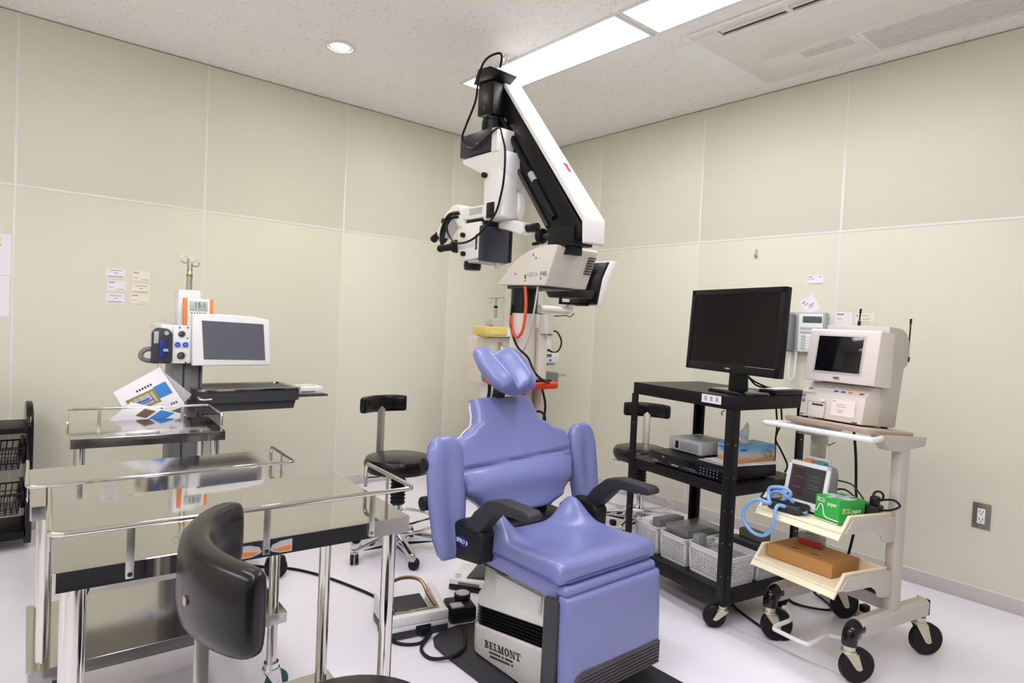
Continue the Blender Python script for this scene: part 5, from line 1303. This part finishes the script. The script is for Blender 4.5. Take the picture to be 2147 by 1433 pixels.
# laminated sheets hanging from the console
def hung(name, pts, y0, y1, m, label, prints, bow=.01):
    """four corners in x,z order, slightly bowed sheet with own thickness"""
    k = thing(name, label, 'sheet', (pts[0][0], y0, pts[0][1]))
    p = [Vector((a-pts[0][0], 0, c-pts[0][1])) for a, c in pts]
    def S(u, v, off=0.0):
        q = (p[0]*(1-u)+p[1]*u)*(1-v) + (p[3]*(1-u)+p[2]*u)*v
        return Vector((q.x, (y1-y0)*v - bow*math.sin(PI*u)*math.sin(PI*v) + off, q.z))
    b = B(); b.grid(lambda u, v: S(u, v), 10, 10); b.grid(lambda u, v: S(u, v, .0012), 10, 10); b.obj('sheet', m, k, fix=False)
    for (u0, u1, v0, v1, mm) in prints:
        b = B(); b.grid(lambda u, v: S(u0+(u1-u0)*u, v0+(v1-v0)*v, -.0009), 5, 5); b.obj('print', mm, k, fix=False)
    return k
# u runs along the top edge from the left corner to the ring corner, v down
tick = lambda n, u0, u1, v0, v1: [(u0+(u1-u0)*i/n, u0+(u1-u0)*(i+.6)/n, v0, v1, 'ink') for i in range(n)]
hung('laminated_sheet', [(-3.185, .841), (-3.011, .948), (-2.902, .772), (-3.107, .700)], -1.005, -1.015, 'paper', 'front hanging laminated sheet with framed picture and blue square',
     tick(6, .36, .70, .22, .27) + [(.10, .66, .34, .70, 'print_olive'), (.16, .61, .39, .65, 'print_photo'), (.2, .5, .5, .54, 'ink_blue'), (.28, .56, .56, .59, 'ink_blue'), (.66, .93, .32, .62, 'print_blue')] + tick(7, .28, .62, .84, .89) + tick(3, .78, .92, .82, .87))
hung('laminated_sheet', [(-3.05, .885), (-3.006, .940), (-2.872, .818), (-2.925, .755)], -.992, -.985, 'paper_grey', 'grey back of a laminated sheet hanging behind the front one', [], .004)
hung('laminated_sheet', [(-3.199, .727), (-3.12, .80), (-2.905, .735), (-3.02, .668)], -1.028, -1.045, 'paper', 'lower laminated sheet with blue and brown pictures resting at the trolley edge',
     [(.30, .95, .55, .80, 'print_blue'), (.45, .85, .30, .50, 'print_brown')] , .006)
for i_ in range(1):
    k = tag(B().torus((-3.011, -1.0, .955), .009, .0015, (.3, 1, 0), 16, 6).tube([(-3.011, -1.0, .964), (-3.008, -.96, .968), (-2.995, -.93, .966), (-2.985, -.92, .957)], .0015, 6).obj('key_ring', 'steel_dull'), 'small metal ring holding the hanging laminated sheets', 'ring')

# ================================================================== black wire rack at the left edge
rk = thing('wire_rack', 'black rack with wire baskets at the left wall', 'rack', (-3.70, -.19, 0))
arch = lambda: [(-.135, .03), (.135, .03), (.135, .60)] + [(.135*math.cos(a), .60+.115*math.sin(a)) for a in (.25, .5, .8, 1.1, 1.35, 1.57, 1.79, 2.04, 2.34, 2.64, 2.89)] + [(-.135, .60)]
for x in (.255, -.285):
    b = B(); b.prism(arch(), 0, x, x+.03, .008, 3, .9); b.obj('end_panel', 'black_gloss', rk)
b = B(); b.bx(-.255, .255, -.14, .13, .592, .604, .002).bx(-.255, .262, -.148, -.136, .575, .604, .003); b.obj('top_shelf', 'black_metal', rk)
b = B(); b.bx(-.255, .255, -.145, .13, .085, .10, .002).bx(-.255, .255, -.15, -.13, .06, .10, .003); b.obj('bottom_frame', 'black_metal', rk)
for z0 in (.40, .18):
    b = B(); r_ = .0022; h_ = .10
    for z, f in ((z0+h_, 1.0), (z0+h_*.6, .98), (z0+h_*.3, .95)):
        b.tube([(-.245*f, -.135*f, z), (.245*f, -.135*f, z), (.245*f, .12, z), (-.245*f, .12, z)], r_ if z < z0+h_ else .004, 6, closed=True)
    for j in range(21):
        x = -.24+.024*j
        b.tube([(x, -.134, z0+h_), (x*.95, -.125, z0), (x*.95, .115, z0), (x, .12, z0+h_)], r_, 5)
    for j in range(7):
        y = -.12+.038*j
        b.tube([(.244, y, z0+h_), (.232, y, z0), (-.232, y, z0), (-.244, y, z0+h_)], r_, 5)
    bk_ = b.obj('wire_basket', 'black_metal', rk)
    b = B(); b.prism([(-.14, z0+h_+.012), (-.05, z0+h_+.02), (.10, z0+h_+.03), (.12, z0+h_-.02), (-.06, z0+.01), (-.10, z0+.02)], 0, .243, .254, .003); b.obj('basket_side', 'black_plastic', rk)

# ================================================================== second console in the corner
QR = Vector((-.95, -.72, 0))
qc = thing('corner_console', 'pale instrument console with drip pole standing in the far corner', 'console', QR+Vector((.10, 0, 0)))
QT = Matrix.Translation(-QR)
def qo(b, name, m, parent=None, **k): return b.xf(QT).obj(name, m, parent or qc, **k)
b = B(); b.bx(-1.18, -.72, -.95, -.50, .07, .14, .03); qo(b, 'base', 'light_grey')
for x in (-1.14, -.76):
    for y in (-.91, -.54): twin_caster(qc, (x-QR.x, y-QR.y, 0), .03, random.random()*6, 'dark_grey')
b = B(); b.bx(-1.135, -.84, -.86, -.60, .80, 1.118, .012); qo(b, 'body', 'scope_cream')
b = B(); b.bx(-1.05, -.90, -.80, -.66, .14, .81, .01); qo(b, 'column', 'white_plastic')
b = B(); b.cyl((-1.075, -.845, .14), (-1.075, -.845, .80), .013, n=12); qo(b, 'support_rod', 'white_plastic')
b = B(); b.tube([(-1.05, -.86, 1.08), (-1.06, -.90, 1.04), (-1.02, -.92, 1.01), (-.98, -.90, 1.00)], .012, 10, smooth=4).tube([(-1.06, -.87, 1.03), (-1.09, -.91, 1.00), (-1.06, -.92, .97)], .009, 8, smooth=4).torus((-1.03, -.90, .99), .03, .006, (.3, 1, .2), 18, 6); qo(b, 'chrome_fittings', 'chrome')
b = B(); b.bx(-.95, -.89, -.863, -.859, 1.04, 1.052); qo(b, 'yellow_label', 'tape_yellow')
b = B(); b.tube([(-1.12, -.84, .905), (-1.20, -.90, .90), (-1.225, -.92, .875), (-1.215, -.92, .84), (-1.15, -.88, .83), (-1.10, -.85, .835)], .014, 10, smooth=5); qo(b, 'side_handle', 'mid_grey')
b = B(); b.bx(-1.10, -1.0, -.84, -.76, 1.185, 1.245, .006).bx(-1.115, -1.095, -.845, -.82, 1.195, 1.235, .003); qo(b, 'pole_block', 'light_grey')
b = B(); b.cyl((-1.05, -.80, 1.24), (-1.05, -.80, 1.325), .012, n=14); qo(b, 'pole', 'steel_dull')
b = B(); b.cyl((-1.05, -.80, 1.315), (-1.05, -.80, 1.33), .014, n=14); qo(b, 'pole_ring', 'scope_black')
b = B(); b.cyl((-1.05, -.80, 1.325), (-1.05, -.80, 1.385), .009, n=12).tube([(-1.15, -.86, 1.375), (-1.05, -.80, 1.382), (-.95, -.76, 1.392)], .004, 8); 
b.torus((-1.145, -.86, 1.36), .016, .003, (0, 1, 0), 16, 6, .5, 5.5).torus((-.955, -.765, 1.376), .016, .003, (0, 1, 0), 16, 6, .5, 5.5); qo(b, 'drip_hooks', 'steel_dull')
# right side panel, key display and tray
b = B(); b.bx(-.775, -.735, -.74, -.70, .12, 1.10, .004); qo(b, 'side_post', 'light_grey')
b = B(); b.bx(-.76, -.62, -.80, -.70, .985, 1.19, .010); qo(b, 'side_cabinet', 'white_plastic')
b = B(); b.bx(-.76, -.52, -.90, -.84, .945, 1.02, .008); kd = qo(b, 'key_display', 'white_plastic')
b = B(); b.bx(-.74, -.60, -.9025, -.898, .99, 1.01); qo(b, 'display_window', 'lcd_dark', kd)
b = B()
for x in (-.73, -.67, -.61): b.cyl((x, -.9035, .965), (x, -.899, .965), .009, n=12)
qo(b, 'display_keys', 'ink_blue', kd)
b = B(); b.bx(-.76, -.52, -.86, -.70, .925, .945, .004); qo(b, 'display_shelf', 'light_grey')
b = B(); b.bx(-.78, -.50, -.88, -.64, .79, .872, .006); qo(b, 'drawer_box', 'mid_grey')
b = B(); b.bx(-.50, -.38, -.84, -.72, .84, .862, .003); qo(b, 'drawer_handle', 'light_grey')
b = B(); b.box((-.62, -.87, 1.09), (.06, .03, .13), rot=(0, -.12, 0), bev=.004); hs = qo(b, 'handset', 'white_plastic')
b = B(); b.box((-.62, -.887, 1.165), (.04, .03, .04), bev=.004); qo(b, 'plug', 'scope_black', hs)
mq = B().tube([(-.60, -.89, 1.17), (-.55, -.89, 1.17), (-.50, -.89, 1.11), (-.51, -.89, 1.05), (-.56, -.89, 1.02), (-.63, -.89, 1.04)], .006, 8, smooth=5)
qo(mq, 'handset_cord', 'scope_black')
b = B(); b.tube([(-1.13, -.87, .84), (-1.12, -.86, .75), (-1.135, -.86, .66), (-1.12, -.86, .55), (-1.13, -.86, .3)], .012, 8, smooth=4); qo(b, 'floor_hose', 'rubber')
k = thing('yellow_case', 'yellow box with white label on top of the corner console', 'case', (-.935, -.83, 1.1185))
B().bx(-.165, .185, -.08, .08, .010, .070, .006).bx(-.14, -.12, -.06, .06, 0, .012).bx(.14, .16, -.06, .06, 0, .012).obj('case', 'yellow', k)
B().bx(-.145, .10, -.083, -.078, .014, .040, .002).obj('front_lip', 'yellow', k)
B().bx(.0, .065, -.0845, -.0825, .010, .066).obj('label_sheet', 'paper', k)
B().bx(.11, .165, -.0835, -.079, .022, .060, .002).obj('socket_panel', 'scope_black', k)

# ================================================================== unseen dark cabinet shape, added behind the viewer to darken the steel's reflections
k = thing('reflection_block', 'added dark cabinet shape behind the viewer, darkening reflections in the steel trolleys', 'reflection block', (-3.3, -4.86, 0))
B().bx(-1.0, 1.0, -.28, .24, .06, .92, .004).bx(-.98, .98, -.26, .22, 0, .06).obj('body', 'block_dark', k)
for i in range(4):
    dd = B().bx(-.99+.4975*i, -.505+.4975*i, .24, .258, .08, .90, .003).obj('door', 'block_dark', k)
    B().bx(-.56+.4975*i, -.545+.4975*i, .258, .275, .60, .74, .003).obj('handle', 'steel_dull', dd)
B().bx(-1.01, 1.01, -.29, .27, .92, .945, .004).obj('worktop', 'mid_grey', k)
